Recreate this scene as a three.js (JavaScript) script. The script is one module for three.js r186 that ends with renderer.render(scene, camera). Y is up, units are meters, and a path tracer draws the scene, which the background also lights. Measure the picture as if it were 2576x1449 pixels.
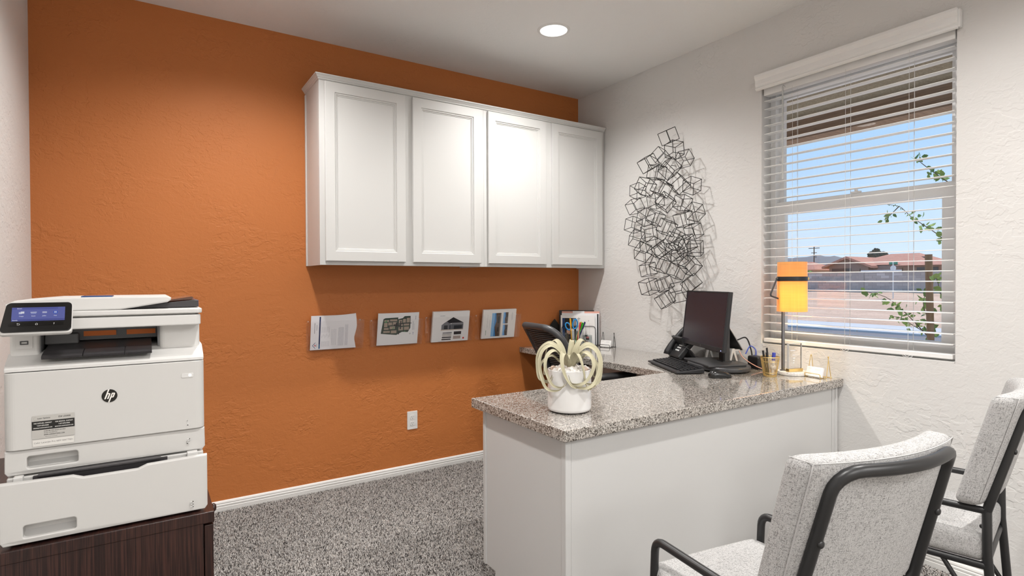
import * as THREE from 'three';
import { RoundedBoxGeometry } from 'three/addons/geometries/RoundedBoxGeometry.js';
import { mergeGeometries } from 'three/addons/utils/BufferGeometryUtils.js';
import { RectAreaLightUniformsLib } from 'three/addons/lights/RectAreaLightUniformsLib.js';

// ---------------------------------------------------------------- camera, sky, sun, exposure
const scene = new THREE.Scene();
const camera = new THREE.PerspectiveCamera(54.19, 2576 / 1449, 0.05, 3000);
{
  const yaw = 0.5769, pitch = -0.0121, roll = -0.0038;
  const fw = new THREE.Vector3(Math.sin(yaw) * Math.cos(pitch), Math.sin(pitch), -Math.cos(yaw) * Math.cos(pitch));
  const rt = new THREE.Vector3(Math.cos(yaw), 0, Math.sin(yaw));
  const up = new THREE.Vector3().crossVectors(rt, fw);
  camera.position.set(-2.9331, 1.2771, 3.5211);
  camera.up.copy(up).multiplyScalar(Math.cos(roll)).addScaledVector(rt, -Math.sin(roll));
  camera.lookAt(camera.position.clone().add(fw));
}
const renderer = new THREE.WebGLRenderer({ antialias: true });
renderer.toneMapping = THREE.LinearToneMapping;
renderer.toneMappingExposure = 1.0;
renderer.shadowMap.enabled = true;
RectAreaLightUniformsLib.init();

const DOWNLIGHT = 11.0;
const UNSEEN_HALL_PANEL = 28;         // radiance of each unseen hall panel placed to light the front faces          // candela of each recessed ceiling light
const SKY_LEVEL = 1.12;

const sun = new THREE.DirectionalLight(0xfff1dc, 3.7);
sun.position.set(22, 52, 9); sun.target.position.set(0, 0, 0);
sun.castShadow = true; sun.shadow.mapSize.set(2048, 2048);
Object.assign(sun.shadow.camera, { left: -70, right: 70, top: 70, bottom: -70, near: 1, far: 220 });
scene.add(sun, sun.target);

// ---------------------------------------------------------------- random numbers and noise
function rng(seed) { let a = seed >>> 0; return () => { a = (a + 0x6D2B79F5) | 0; let t = Math.imul(a ^ (a >>> 15), 1 | a); t = (t + Math.imul(t ^ (t >>> 7), 61 | t)) ^ t; return ((t ^ (t >>> 14)) >>> 0) / 4294967296; }; }
const LAT = (() => { const r = rng(77), a = new Float32Array(65536); for (let i = 0; i < 65536; i++) a[i] = r(); return a; })();
const lat = (x, y, s) => LAT[((x * 73 + y * 9277 + s * 1013) ^ (y * 31 + (x << 5))) & 65535];
function vn(u, v, px, py, s) {   // tileable value noise: u, v in 0..1, px by py cells
  const x = u * px, y = v * py; let x0 = Math.floor(x), y0 = Math.floor(y);
  let fx = x - x0, fy = y - y0; fx = fx * fx * (3 - 2 * fx); fy = fy * fy * (3 - 2 * fy);
  x0 = ((x0 % px) + px) % px; y0 = ((y0 % py) + py) % py;
  const x1 = (x0 + 1) % px, y1 = (y0 + 1) % py;
  const a = lat(x0, y0, s), b = lat(x1, y0, s), c = lat(x0, y1, s), d = lat(x1, y1, s);
  return a + (b - a) * fx + (c - a + (a - b - c + d) * fx) * fy;
}
const sstep = (a, b, x) => { const t = Math.min(1, Math.max(0, (x - a) / (b - a))); return t * t * (3 - 2 * t); };
const mixc = (a, b, t) => [a[0] + (b[0] - a[0]) * t, a[1] + (b[1] - a[1]) * t, a[2] + (b[2] - a[2]) * t];
function dataTex(w, h, fn, srgb, metres) {    // fn(u, v) -> [r, g, b] in 0..255
  const d = new Uint8Array(w * h * 4);
  for (let y = 0; y < h; y++) for (let x = 0; x < w; x++) {
    const c = fn((x + 0.5) / w, (y + 0.5) / h), o = (y * w + x) * 4;
    if (typeof c === 'number') { d[o] = d[o + 1] = d[o + 2] = c; } else { d[o] = c[0]; d[o + 1] = c[1]; d[o + 2] = c[2]; }
    d[o + 3] = 255;
  }
  const t = new THREE.DataTexture(d, w, h); t.wrapS = t.wrapT = THREE.RepeatWrapping; t.magFilter = THREE.LinearFilter; t.minFilter = THREE.LinearMipmapLinearFilter; t.generateMipmaps = true;
  if (srgb) t.colorSpace = THREE.SRGBColorSpace;
  if (metres) t.repeat.set(1 / metres[0], 1 / metres[1]);
  t.needsUpdate = true; return t;
}
function canvasTex(w, h, draw) {
  const c = document.createElement('canvas'); c.width = w; c.height = h; draw(c.getContext('2d'), w, h);
  const t = new THREE.CanvasTexture(c); t.colorSpace = THREE.SRGBColorSpace; return t;
}
{ // sky: air and thin high cloud, the same all the way round
  const W = 512, H = 256, d = new Float32Array(W * H * 4);
  for (let y = 0; y < H; y++) for (let x = 0; x < W; x++) {
    const e = ((y + 0.5) / H - 0.5) * 180, t = Math.pow(Math.max(0, e) / 90, 0.55), o = (y * W + x) * 4;
    let c = mixc([0.70, 0.84, 0.95], [0.14, 0.47, 0.97], Math.min(1, Math.pow(Math.max(0, e) / 28, 0.85))); if (e > 28) c = mixc(c, [0.07, 0.28, 0.75], (e - 28) / 62);
    const cl = 0.16 * sstep(0.5, 0.85, 0.55 * vn(x / W, y / H, 24, 40, 3) + 0.45 * vn(x / W, y / H, 60, 90, 4));
    c = mixc(c, [0.9, 0.94, 0.97], cl);
    for (let k = 0; k < 3; k++) d[o + k] = c[k] * SKY_LEVEL; d[o + 3] = 1;
  }
  const t = new THREE.DataTexture(d, W, H, THREE.RGBAFormat, THREE.FloatType);
  t.mapping = THREE.EquirectangularReflectionMapping; t.magFilter = THREE.LinearFilter; t.needsUpdate = true;
  scene.background = t;
}

// ---------------------------------------------------------------- building helpers
const V3 = (x, y, z) => new THREE.Vector3(x, y, z);
const taken = new Map();
function numbered(n) { const k = taken.get(n) ?? 0; taken.set(n, k + 1); return k ? `${n}_${String(k).padStart(3, '0')}` : n; }
function mesh(name, geo, mat, parent, label) {
  const m = new THREE.Mesh(Array.isArray(geo) ? merge(geo) : geo, mat); m.name = name; (parent ?? scene).add(m);
  if (label) m.userData.label = label; return m;
}
function thing(name, label, category, [x, y, z] = [0, 0, 0], turn = 0, group) {
  const o = new THREE.Group(); o.name = numbered(name); o.position.set(x, y, z); o.rotation.y = turn; scene.add(o);
  o.userData = { label, category }; if (group) o.userData.group = group; return o;
}
function tag(o, label, category, group, kind) { o.name = numbered(o.name); o.userData.label = label; o.userData.category = category; if (group) o.userData.group = group; if (kind) o.userData.kind = kind; return o; }
function struct(name, geo, mat, label) { const m = mesh(name, geo, mat); m.userData.kind = 'structure'; m.userData.label = label; m.userData.category = name.split('_')[0]; return m; }
function structGroup(name, label) { const g = new THREE.Group(); g.name = name; scene.add(g); g.userData = { kind: 'structure', label, category: name.split('_')[0] }; return g; }
function merge(list) {
  const l = list.map((g) => { const n = g.index ? g.toNonIndexed() : g.clone(); for (const k of Object.keys(n.attributes)) if (!['position', 'normal', 'uv'].includes(k)) n.deleteAttribute(k); if (!n.attributes.uv) n.setAttribute('uv', new THREE.BufferAttribute(new Float32Array(n.attributes.position.count * 2), 2)); return n; });
  return mergeGeometries(l);
}
const at = (g, x, y, z) => g.translate(x, y, z);
function metreUV(g0, ox = 0, oy = 0) {   // box-mapped uv, one unit per metre
  const g = g0.index ? g0.toNonIndexed() : g0, p = g.attributes.position, uv = new Float32Array(p.count * 2), a = V3(), b = V3(), c = V3(), n = V3();
  for (let i = 0; i < p.count; i += 3) {
    a.fromBufferAttribute(p, i); b.fromBufferAttribute(p, i + 1); c.fromBufferAttribute(p, i + 2);
    n.crossVectors(b.clone().sub(a), c.clone().sub(a)); const x = Math.abs(n.x), y = Math.abs(n.y), z = Math.abs(n.z);
    [a, b, c].forEach((q, k) => { const [s, t] = x >= y && x >= z ? [q.z, q.y] : y >= z ? [q.x, q.z] : [q.x, q.y]; uv[(i + k) * 2] = s + ox; uv[(i + k) * 2 + 1] = t + oy; });
  }
  g.setAttribute('uv', new THREE.BufferAttribute(uv, 2)); return g;
}
// box by its extents, edges slightly rounded when r > 0
function box(x0, x1, y0, y1, z0, z1, r = 0) {
  const w = x1 - x0, h = y1 - y0, d = z1 - z0;
  const g = r ? new RoundedBoxGeometry(w, h, d, 2, Math.min(r, w / 2.01, h / 2.01, d / 2.01)) : new THREE.BoxGeometry(w, h, d);
  return metreUV(at(g, (x0 + x1) / 2, (y0 + y1) / 2, (z0 + z1) / 2));
}
function smooth(g) {       // normals averaged over vertices that share a place
  g.computeVertexNormals(); const p = g.attributes.position, n = g.attributes.normal, m = new Map();
  const key = (i) => `${Math.round(p.getX(i) * 2e4)},${Math.round(p.getY(i) * 2e4)},${Math.round(p.getZ(i) * 2e4)}`;
  for (let i = 0; i < p.count; i++) { const k = key(i), s = m.get(k) ?? V3(); s.x += n.getX(i); s.y += n.getY(i); s.z += n.getZ(i); m.set(k, s); }
  for (let i = 0; i < p.count; i++) { const s = m.get(key(i)).clone().normalize(); n.setXYZ(i, s.x, s.y, s.z); }
  return g;
}
function softBox(w, h, d, r, nx, ny, nz, bend) {    // a cushion: rounded box with even subdivisions, bent by bend(v)
  let g = new THREE.BoxGeometry(w, h, d, nx, ny, nz); g = metreUV(g);
  const p = g.attributes.position, v = V3(), q = V3(), H = V3(w / 2 - r, h / 2 - r, d / 2 - r), F = V3(w / 2, h / 2, d / 2);
  const zone = (x, f, k) => { const a = Math.abs(x) / f; return x; };
  for (let i = 0; i < p.count; i++) {
    v.fromBufferAttribute(p, i); q.copy(v).clamp(H.clone().negate(), H); const off = v.clone().sub(q);
    if (off.lengthSq() > 0) { off.normalize().multiplyScalar(r); v.copy(q).add(off); }
    if (bend) bend(v); p.setXYZ(i, v.x, v.y, v.z);
  }
  return smooth(g);
}
function tube(pts, r, seg = 24, rad = 8, closed = false, tension = 0) {
  const c = new THREE.CatmullRomCurve3(pts.map((p) => V3(...p)), closed, 'centripetal');
  return new THREE.TubeGeometry(c, seg, r, rad, closed);
}
function bentTube(pts, r, bendR, rad = 10, arc = 6, straight = 2) {     // straight tube with rounded bends
  const P = pts.map((p) => V3(...p)), path = new THREE.CurvePath(); let from = P[0];
  for (let i = 1; i < P.length - 1; i++) {
    const a = P[i - 1].clone().sub(P[i]), b = P[i + 1].clone().sub(P[i]), k = Math.min(bendR, a.length() * 0.45, b.length() * 0.45);
    const s = P[i].clone().addScaledVector(a.normalize(), k), e = P[i].clone().addScaledVector(b.normalize(), k);
    path.add(new THREE.LineCurve3(from, s)); path.add(new THREE.QuadraticBezierCurve3(s, P[i], e)); from = e;
  }
  path.add(new THREE.LineCurve3(from, P[P.length - 1]));
  const line = []; for (const c of path.curves) { const n = c.isLineCurve3 ? straight : arc; for (let k = line.length ? 1 : 0; k <= n; k++) line.push(c.getPoint(k / n)); }
  return sweep(line, r, rad);
}
function sweep(line, r, rad = 8, caps = true) {     // round section along a list of points; r is a number or r(t)
  const pos = [], idx = [], N = line.length, T = [], ref = V3();
  for (let i = 0; i < N; i++) T.push(line[Math.min(N - 1, i + 1)].clone().sub(line[Math.max(0, i - 1)]).normalize());
  let n = Math.abs(T[0].y) < 0.9 ? V3(0, 1, 0) : V3(1, 0, 0);
  for (let i = 0; i < N; i++) {
    n = n.clone().addScaledVector(T[i], -n.dot(T[i])).normalize(); const b = V3().crossVectors(T[i], n), R = typeof r === 'function' ? r(i / (N - 1)) : r;
    for (let k = 0; k < rad; k++) { const a = k / rad * Math.PI * 2; pos.push(...line[i].clone().addScaledVector(n, Math.cos(a) * R).addScaledVector(b, Math.sin(a) * R).toArray()); }
    if (i) for (let k = 0; k < rad; k++) { const a = (i - 1) * rad + k, c = (i - 1) * rad + (k + 1) % rad; idx.push(a, c, a + rad, c, c + rad, a + rad); }
  }
  if (caps) for (const [e, flip] of [[0, true], [N - 1, false]]) { const c = pos.length / 3; pos.push(...line[e].toArray()); for (let k = 0; k < rad; k++) { const a = e * rad + k, d = e * rad + (k + 1) % rad; idx.push(...(flip ? [c, d, a] : [c, a, d])); } }
  const g = new THREE.BufferGeometry(); g.setAttribute('position', new THREE.Float32BufferAttribute(pos, 3)); g.setAttribute('uv', new THREE.Float32BufferAttribute(new Float32Array(pos.length / 3 * 2), 2)); g.setIndex(idx); g.computeVertexNormals(); return g;
}
function rod(a, b, r, rad = 8) { return sweep([V3(...a), V3(...b)], r, rad); }
function prism(pts, depth, bevel = 0, holes = []) {    // outline in x,y pushed along +z
  const s = new THREE.Shape(pts.map(([x, y]) => new THREE.Vector2(x, y))); for (const h of holes) s.holes.push(new THREE.Path(h.map(([x, y]) => new THREE.Vector2(x, y))));
  const g = new THREE.ExtrudeGeometry(s, { depth: depth - 2 * bevel, bevelEnabled: bevel > 0, bevelThickness: bevel, bevelSize: bevel, bevelOffset: -bevel, bevelSegments: 2, curveSegments: 8 });
  return g.translate(0, 0, bevel);
}
const rect = (x0, x1, y0, y1) => [[x0, y0], [x1, y0], [x1, y1], [x0, y1]];
function rrect(x0, x1, y0, y1, r, n = 5) { const o = []; for (const [cx, cy, a0] of [[x1 - r, y0 + r, -90], [x1 - r, y1 - r, 0], [x0 + r, y1 - r, 90], [x0 + r, y0 + r, 180]]) for (let k = 0; k <= n; k++) { const a = (a0 + 90 * k / n) * Math.PI / 180; o.push([cx + r * Math.cos(a), cy + r * Math.sin(a)]); } return o; }
function lathe(pts, seg = 40) { return new THREE.LatheGeometry(pts.map(([x, y]) => new THREE.Vector2(x, y)), seg); }
const cyl = (r, h, x, y, z, seg = 24, r2 = r) => at(new THREE.CylinderGeometry(r2, r, h, seg), x, y, z);

// ---------------------------------------------------------------- materials
const M = {};
const lin = (r, g, b) => new THREE.Color().setRGB(r, g, b);
function mat(name, color, roughness = 0.6, extra = {}) { const m = new (extra.physical ? THREE.MeshPhysicalMaterial : THREE.MeshStandardMaterial)({ color, roughness }); delete extra.physical; for (const k in extra) m[k] = extra[k]; m.name = name; M[name] = m; return m; }

const plaster = dataTex(2048, 2048, (u, v) => {       // hand trowelled skip texture: thin torn edges between flat patches
  const wu = u + 0.010 * (vn(u, v, 40, 40, 5) - 0.5), wv = v + 0.010 * (vn(u, v, 40, 40, 6) - 0.5);
  const n = 0.55 * vn(wu, wv, 52, 78, 1) + 0.3 * vn(wu, wv, 110, 160, 2) + 0.15 * vn(wu, wv, 240, 300, 3);
  const m = 0.55 * vn(wu, wv, 70, 96, 8) + 0.45 * vn(wu, wv, 150, 210, 9);
  const keep = 0.35 + 0.65 * sstep(0.35, 0.65, vn(u, v, 9, 11, 7));
  let h = 0.5 + keep * (0.20 * (sstep(0.46, 0.50, n) - 0.5) + 0.14 * (sstep(0.52, 0.55, m) - 0.5) + 0.10 * (n - 0.5)) + 0.05 * (vn(u, v, 500, 500, 4) - 0.5);
  return 255 * h;
}, false, [2.2, 2.2]);
const plasterFine = plaster.clone(); plasterFine.repeat.set(1 / 1.7, 1 / 1.7); plasterFine.offset.set(0.37, 0.21);

const graniteTex = dataTex(2048, 2048, (u, v) => {
  const wu = u + 0.002 * (vn(u, v, 300, 300, 21) - 0.5), wv = v + 0.002 * (vn(u, v, 300, 300, 22) - 0.5);
  const a = vn(wu, wv, 250, 250, 11), b = vn(wu, wv, 460, 460, 12), c = vn(wu, wv, 180, 180, 13), f = vn(u, v, 900, 900, 14);
  let col = mixc([182, 176, 168], [212, 207, 200], sstep(0.4, 0.7, c));
  col = mixc(col, [146, 140, 135], sstep(0.50, 0.60, b) * 0.85);
  col = mixc(col, [170, 160, 150], sstep(0.62, 0.7, vn(wu, wv, 300, 300, 16)) * 0.6);
  const dk = 0.6 * a + 0.4 * b; col = mixc(col, [112, 105, 98], sstep(0.55, 0.63, dk) * 0.9);
  col = mixc(col, [66, 61, 56], sstep(0.62, 0.71, 0.55 * vn(wu, wv, 380, 380, 15) + 0.45 * a) * 0.9);
  const k = 1 + (f - 0.5) * 0.16; return [Math.min(255, col[0] * k), Math.min(255, col[1] * k), Math.min(255, col[2] * k)];
}, true, [1, 1]);

const weave = (u, v) => {
  const a = vn(u, v, 40, 520, 31), b = vn(u, v, 520, 40, 32), c = 0.5 * vn(u, v, 120, 120, 33) + 0.5 * vn(u, v, 260, 260, 36);
  const d = Math.max(sstep(0.60, 0.80, a), sstep(0.60, 0.80, b)) * sstep(0.34, 0.60, c); return d;
};
const fabricTex = dataTex(1024, 1024, (u, v) => { const d = weave(u, v), e = 0.5 * vn(u, v, 500, 500, 34) + 0.5 * vn(u, v, 340, 340, 37); return mixc([203, 202, 201], [98, 96, 95], Math.min(1, 0.04 + 0.50 * d + 0.34 * sstep(0.5, 0.72, e))); }, true, [0.28, 0.28]);
const fabricBump = dataTex(1024, 1024, (u, v) => 255 * (0.5 + 0.25 * (vn(u, v, 420, 420, 34) - 0.5) - 0.2 * weave(u, v)), false, [0.28, 0.28]);

const darkWoodTex = dataTex(1024, 1024, (u, v) => {
  const g = 0.5 * vn(u, v, 300, 5, 41) + 0.3 * vn(u, v, 700, 12, 42) + 0.2 * vn(u, v, 60, 3, 43);
  return mixc([44, 25, 22], [84, 52, 44], sstep(0.3, 0.75, g));
}, true, [0.5, 0.5]);
const stuccoTex = dataTex(512, 512, (u, v) => mixc([116, 104, 83], [172, 157, 130], 0.5 * vn(u, v, 90, 90, 51) + 0.5 * vn(u, v, 200, 200, 52)), true, [0.8, 0.8]);
const beamTex = dataTex(512, 512, (u, v) => mixc([116, 91, 70], [168, 138, 110], 0.6 * vn(u, v, 6, 160, 53) + 0.4 * vn(u, v, 20, 300, 54)), true, [1, 1]);
const dirtTex = dataTex(1024, 1024, (u, v) => { const a = 0.4 * vn(u, v, 8, 8, 55) + 0.3 * vn(u, v, 40, 40, 56) + 0.3 * vn(u, v, 300, 300, 57); return mixc([178, 146, 124], [226, 196, 172], a * sstep(0.02, 0.2, vn(u, v, 120, 240, 58))); }, true, [14, 14]);
const roofTex = dataTex(256, 256, (u, v) => mixc([170, 116, 96], [206, 152, 130], 0.5 * vn(u, v, 40, 12, 59) + 0.5 * vn(u, v, 90, 90, 60)), true, [4, 4]);
const leafGrain = dataTex(256, 256, (u, v) => mixc([182, 178, 154], [218, 214, 196], 0.6 * vn(u, v, 60, 3, 61) + 0.4 * vn(u, v, 20, 20, 62)), true, [1, 1]);
const marbleTex = dataTex(256, 256, (u, v) => { const w = u + 0.2 * vn(u, v, 6, 6, 63); const s = Math.abs(vn(w, v, 7, 7, 64) - 0.5); return mixc([190, 184, 178], [240, 237, 232], sstep(0, 0.12, s)); }, true, [0.2, 0.2]);

mat('wallPaint', lin(0.72, 0.706, 0.688), 0.75, { bumpMap: plaster, bumpScale: 0.0035 });
mat('orangePaint', lin(0.53, 0.172, 0.041), 0.62, { bumpMap: plasterFine, bumpScale: 0.0042 });
mat('ceilingPaint', lin(0.84, 0.83, 0.815), 0.85, { bumpMap: plasterFine, bumpScale: 0.0015 });
mat('trimWhite', lin(0.78, 0.77, 0.75), 0.4);
mat('cabinetWhite', lin(0.66, 0.655, 0.64), 0.38);
mat('deskWhite', lin(0.645, 0.64, 0.63), 0.36);
mat('granite', lin(1, 1, 1), 0.10, { map: graniteTex, physical: true, clearcoat: 0.6, clearcoatRoughness: 0.05 });
mat('fabric', lin(1, 1, 1), 0.95, { map: fabricTex, bumpMap: fabricBump, bumpScale: 0.0012 });
mat('blackTube', lin(0.016, 0.016, 0.017), 0.38, { physical: true, clearcoat: 0.15, clearcoatRoughness: 0.4 });
mat('printerWhite', lin(0.62, 0.608, 0.588), 0.42);
mat('printerLight', lin(0.68, 0.67, 0.652), 0.40);
mat('printerDark', lin(0.045, 0.042, 0.045), 0.32);
mat('printerInside', lin(0.17, 0.17, 0.175), 0.5);
mat('glossBlack', lin(0.008, 0.008, 0.008), 0.12);
mat('blackPlastic', lin(0.018, 0.018, 0.02), 0.42);
mat('greyPlastic', lin(0.055, 0.055, 0.058), 0.38);
mat('blueGloss', lin(0.02, 0.07, 0.2), 0.2);
mat('darkWood', lin(0.62, 0.62, 0.62), 0.32, { map: darkWoodTex });
mat('vinyl', lin(0.88, 0.88, 0.88), 0.35);
mat('slat', lin(0.88, 0.875, 0.86), 0.45);
mat('cordWhite', lin(0.75, 0.74, 0.72), 0.7);
mat('wandGrey', lin(0.55, 0.55, 0.54), 0.2);
mat('paneGlass', lin(1, 1, 1), 0.0, { physical: true, transmission: 1, thickness: 0, ior: 1.45 });
mat('acrylic', lin(1, 1, 1), 0.02, { physical: true, transmission: 1, thickness: 0, ior: 1.45 });
mat('jarGlass', lin(0.9, 0.92, 0.92), 0.03, { physical: true, transmission: 1, thickness: 0, ior: 1.5 });
mat('paper', lin(0.87, 0.87, 0.88), 0.7);
mat('wireBlack', lin(0.012, 0.011, 0.010), 0.55);
mat('gold', lin(0.93, 0.70, 0.30), 0.30, { metalness: 1 });
mat('steel', lin(0.30, 0.30, 0.31), 0.35, { metalness: 1 });
mat('silver', lin(0.72, 0.72, 0.73), 0.3, { metalness: 0.6 });
mat('marble', lin(1, 1, 1), 0.25, { map: marbleTex });
mat('potWhite', lin(0.80, 0.79, 0.78), 0.16, { physical: true, clearcoat: 0.6, clearcoatRoughness: 0.08 });
mat('airLeaf', lin(0.80, 0.775, 0.69), 0.7, { map: leafGrain, side: THREE.DoubleSide });
mat('pebbleWhite', lin(0.78, 0.75, 0.71), 0.8);
mat('pebblePeach', lin(0.68, 0.52, 0.42), 0.8);
mat('screenOff', lin(0.030, 0.024, 0.032), 0.22);
mat('stucco', lin(1, 1, 1), 0.95, { map: stuccoTex });
mat('beamWood', lin(1, 1, 1), 0.8, { map: beamTex });
mat('dirt', lin(1, 1, 1), 1, { map: dirtTex });
mat('asphalt', lin(0.20, 0.19, 0.20), 0.95);
mat('concrete', lin(0.55, 0.55, 0.555), 0.9);
mat('roofTile', lin(1, 1, 1), 0.9, { map: roofTex });
mat('houseWall', lin(0.26, 0.18, 0.145), 0.95);
mat('treeLeaf', lin(0.13, 0.26, 0.04), 0.6, { side: THREE.DoubleSide });
mat('treeLeafLight', lin(0.30, 0.46, 0.09), 0.6, { side: THREE.DoubleSide });
mat('bark', lin(0.10, 0.065, 0.035), 0.9);
mat('stakeWood', lin(0.26, 0.15, 0.07), 0.85);
mat('hillRock', lin(0.22, 0.215, 0.215), 1);
mat('bushDark', lin(0.05, 0.06, 0.04), 1);

// ================================================================ THE ROOM
const CEIL = 2.74, XL = -3.392, ZF = 4.1;
// window opening in the right wall
const WZ0 = 1.612, WZ1 = 2.528, WY0 = 0.915, WY1 = 2.375;
struct('floor', box(XL - 0.15, 0.2, -0.14, -0.012, -0.15, ZF + 0.0), mat('carpetBack', lin(0.16, 0.145, 0.13), 1), 'floor slab under the speckled carpet');
struct('ceiling', box(XL - 0.15, 0.2, CEIL, CEIL + 0.14, -0.15, ZF + 0.0), M.ceilingPaint, 'white textured ceiling');
struct('wall_back', box(XL - 0.15, 0.2, -0.012, CEIL, -0.15, 0), M.orangePaint, 'burnt orange accent wall behind the white wall cabinets');
struct('wall_left', box(XL - 0.15, XL, -0.012, CEIL, 0, ZF), M.wallPaint, 'white textured wall beside the printer');
struct('wall_front', metreUV(prism([[XL - 0.15, -0.014], [XL + 0.12, -0.014], [XL + 0.12, 2.44], [-0.35, 2.44], [-0.35, -0.014], [0.2, -0.014], [0.2, CEIL + 0.14], [XL - 0.15, CEIL + 0.14]], 0.15).translate(0, 0, ZF)), M.wallPaint, 'unseen white wall with a wide opening that lets the hall light in, opposite the orange wall');  // opening is out of view; it lets the unseen hall light through
{ // unseen hall behind the viewer, built to light the room through the opening
  const HZ = ZF + 3.6, z0 = ZF + 0.15;
  struct('floor_unseen_hall', box(XL - 1.2, 1.4, -0.14, -0.004, ZF, HZ + 0.1), mat('unseenHallFloor', lin(0.42, 0.38, 0.34), 0.7), 'floor of the unseen hall behind the viewer');
  struct('ceiling_unseen_hall', box(XL - 1.2, 1.4, CEIL, CEIL + 0.14, z0, HZ + 0.1), M.ceilingPaint, 'ceiling of the unseen hall behind the viewer');
  struct('wall_unseen_hall', [box(XL - 1.2, 1.4, -0.14, CEIL + 0.14, HZ, HZ + 0.1), box(XL - 1.3, XL - 1.2, -0.14, CEIL + 0.14, ZF, HZ + 0.1), box(1.4, 1.5, -0.14, CEIL + 0.14, ZF, HZ + 0.1), box(XL - 1.2, XL - 0.15, -0.14, CEIL + 0.14, ZF, z0), box(0.2, 1.4, -0.14, CEIL + 0.14, ZF, z0)], M.wallPaint, 'white walls of the unseen hall behind the viewer');
}
{
  const outline = rect(0, ZF, -0.012, CEIL), hole = rrect(WZ0, WZ1, WY0, WY1, 0.008, 3);
  const g = prism(outline, 0.2, 0, [hole]); g.rotateY(-Math.PI / 2); g.translate(0.2, 0, 0);   // shape x -> world z, depth -> -x
  const p = g.attributes.position; // rotateY(-90): x -> z, z -> -x
  struct('wall_right', metreUV(g), M.wallPaint, 'white textured wall with the window and the wire cube sculpture');
}
// baseboards: small stepped profile
function baseboard(name, a, b, label) {
  const prof = [[0, -0.012], [0.014, -0.012], [0.014, 0.020], [0.0115, 0.022], [0.0115, 0.026], [0.013, 0.028], [0.013, 0.034], [0.010, 0.037], [0.010, 0.041], [0.0115, 0.043], [0.009, 0.050], [0.004, 0.0545], [0, 0.0545]];
  const A = V3(...a), B = V3(...b), L = A.distanceTo(B), g = prism(prof, L), d = B.clone().sub(A).normalize(), nrm = V3(0, 1, 0).cross(d);
  const m = new THREE.Matrix4().makeBasis(nrm.clone(), V3(0, 1, 0), d).setPosition(A); g.applyMatrix4(m);
  struct(name, g, M.trimWhite, label);
}
baseboard('baseboard_back', [-0.015, 0, 0], [XL, 0, 0], 'white stepped baseboard along the orange wall');
baseboard('baseboard_right', [0, 0, ZF], [0, 0, 0.015], 'white stepped baseboard along the window wall');
baseboard('baseboard_left', [XL, 0, 0.015], [XL, 0, ZF], 'white stepped baseboard along the printer wall');

// carpet: short twisted tufts in greys and beiges
{
  const r = rng(5), tuft = new THREE.BufferGeometry();
  tuft.setAttribute('position', new THREE.Float32BufferAttribute([-0.0028, -0.013, -0.0016, 0.0028, -0.013, -0.0016, 0, -0.013, 0.0032, 0.0016, 0.0, 0.0006, -0.0014, 0.0, 0.0010, 0.0004, 0.0018, -0.0012], 3));
  tuft.setIndex([0, 1, 3, 1, 2, 3, 2, 4, 3, 2, 0, 4, 0, 5, 4, 0, 3, 5, 3, 4, 5].reverse()); tuft.computeVertexNormals();
  const spots = [];
  const field = (x0, x1, z0, z1, s) => { for (let x = x0; x < x1; x += s) for (let z = z0; z < z1; z += s) spots.push([x + (r() - 0.5) * s * 0.9, z + (r() - 0.5) * s * 0.9]); };
  field(XL + 0.005, -1.0, 0.016, 2.35, 0.0050); field(-1.0, -0.02, 0.016, 1.4, 0.012); field(-0.9, -0.016, 2.1, 3.2, 0.0055); field(XL + 0.005, -0.9, 2.35, ZF, 0.011); field(-0.9, -0.016, 3.2, ZF, 0.012);
  const g = new THREE.InstancedMesh(tuft, mat('carpetYarn', lin(1, 1, 1), 1), spots.length), q = new THREE.Quaternion(), m = new THREE.Matrix4(), c = new THREE.Color();
  const tones = [[0.66, 0.63, 0.605], [0.56, 0.53, 0.51], [0.44, 0.415, 0.395], [0.26, 0.24, 0.225], [0.11, 0.098, 0.092], [0.045, 0.04, 0.038], [0.58, 0.53, 0.48]];
  const odds = [0.27, 0.21, 0.15, 0.12, 0.13, 0.07, 0.05];
  spots.forEach(([x, z], i) => {
    q.setFromEuler(new THREE.Euler((r() - 0.5) * 0.9, r() * 6.28, (r() - 0.5) * 0.9)); const s = (x < -1 ? 1 : 1.5) * (0.85 + r() * 0.4);
    m.compose(V3(x, 0.0 + (r() - 0.5) * 0.003, z), q, V3(s, 1 + r() * 0.25, s)); g.setMatrixAt(i, m);
    let k = r(), t = 0; while (k > odds[t] && t < 6) k -= odds[t++];
    const b = 0.92 + 0.16 * vn(((x * 0.5) % 1 + 1) % 1, ((z * 0.5) % 1 + 1) % 1, 6, 6, 71); c.setRGB(...tones[t].map((w) => w * b)); g.setColorAt(i, c);
  });
  g.name = 'carpet_pile'; g.userData = { kind: 'stuff', label: 'speckled grey and beige short pile carpet', category: 'carpet' }; scene.add(g);
}

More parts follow.
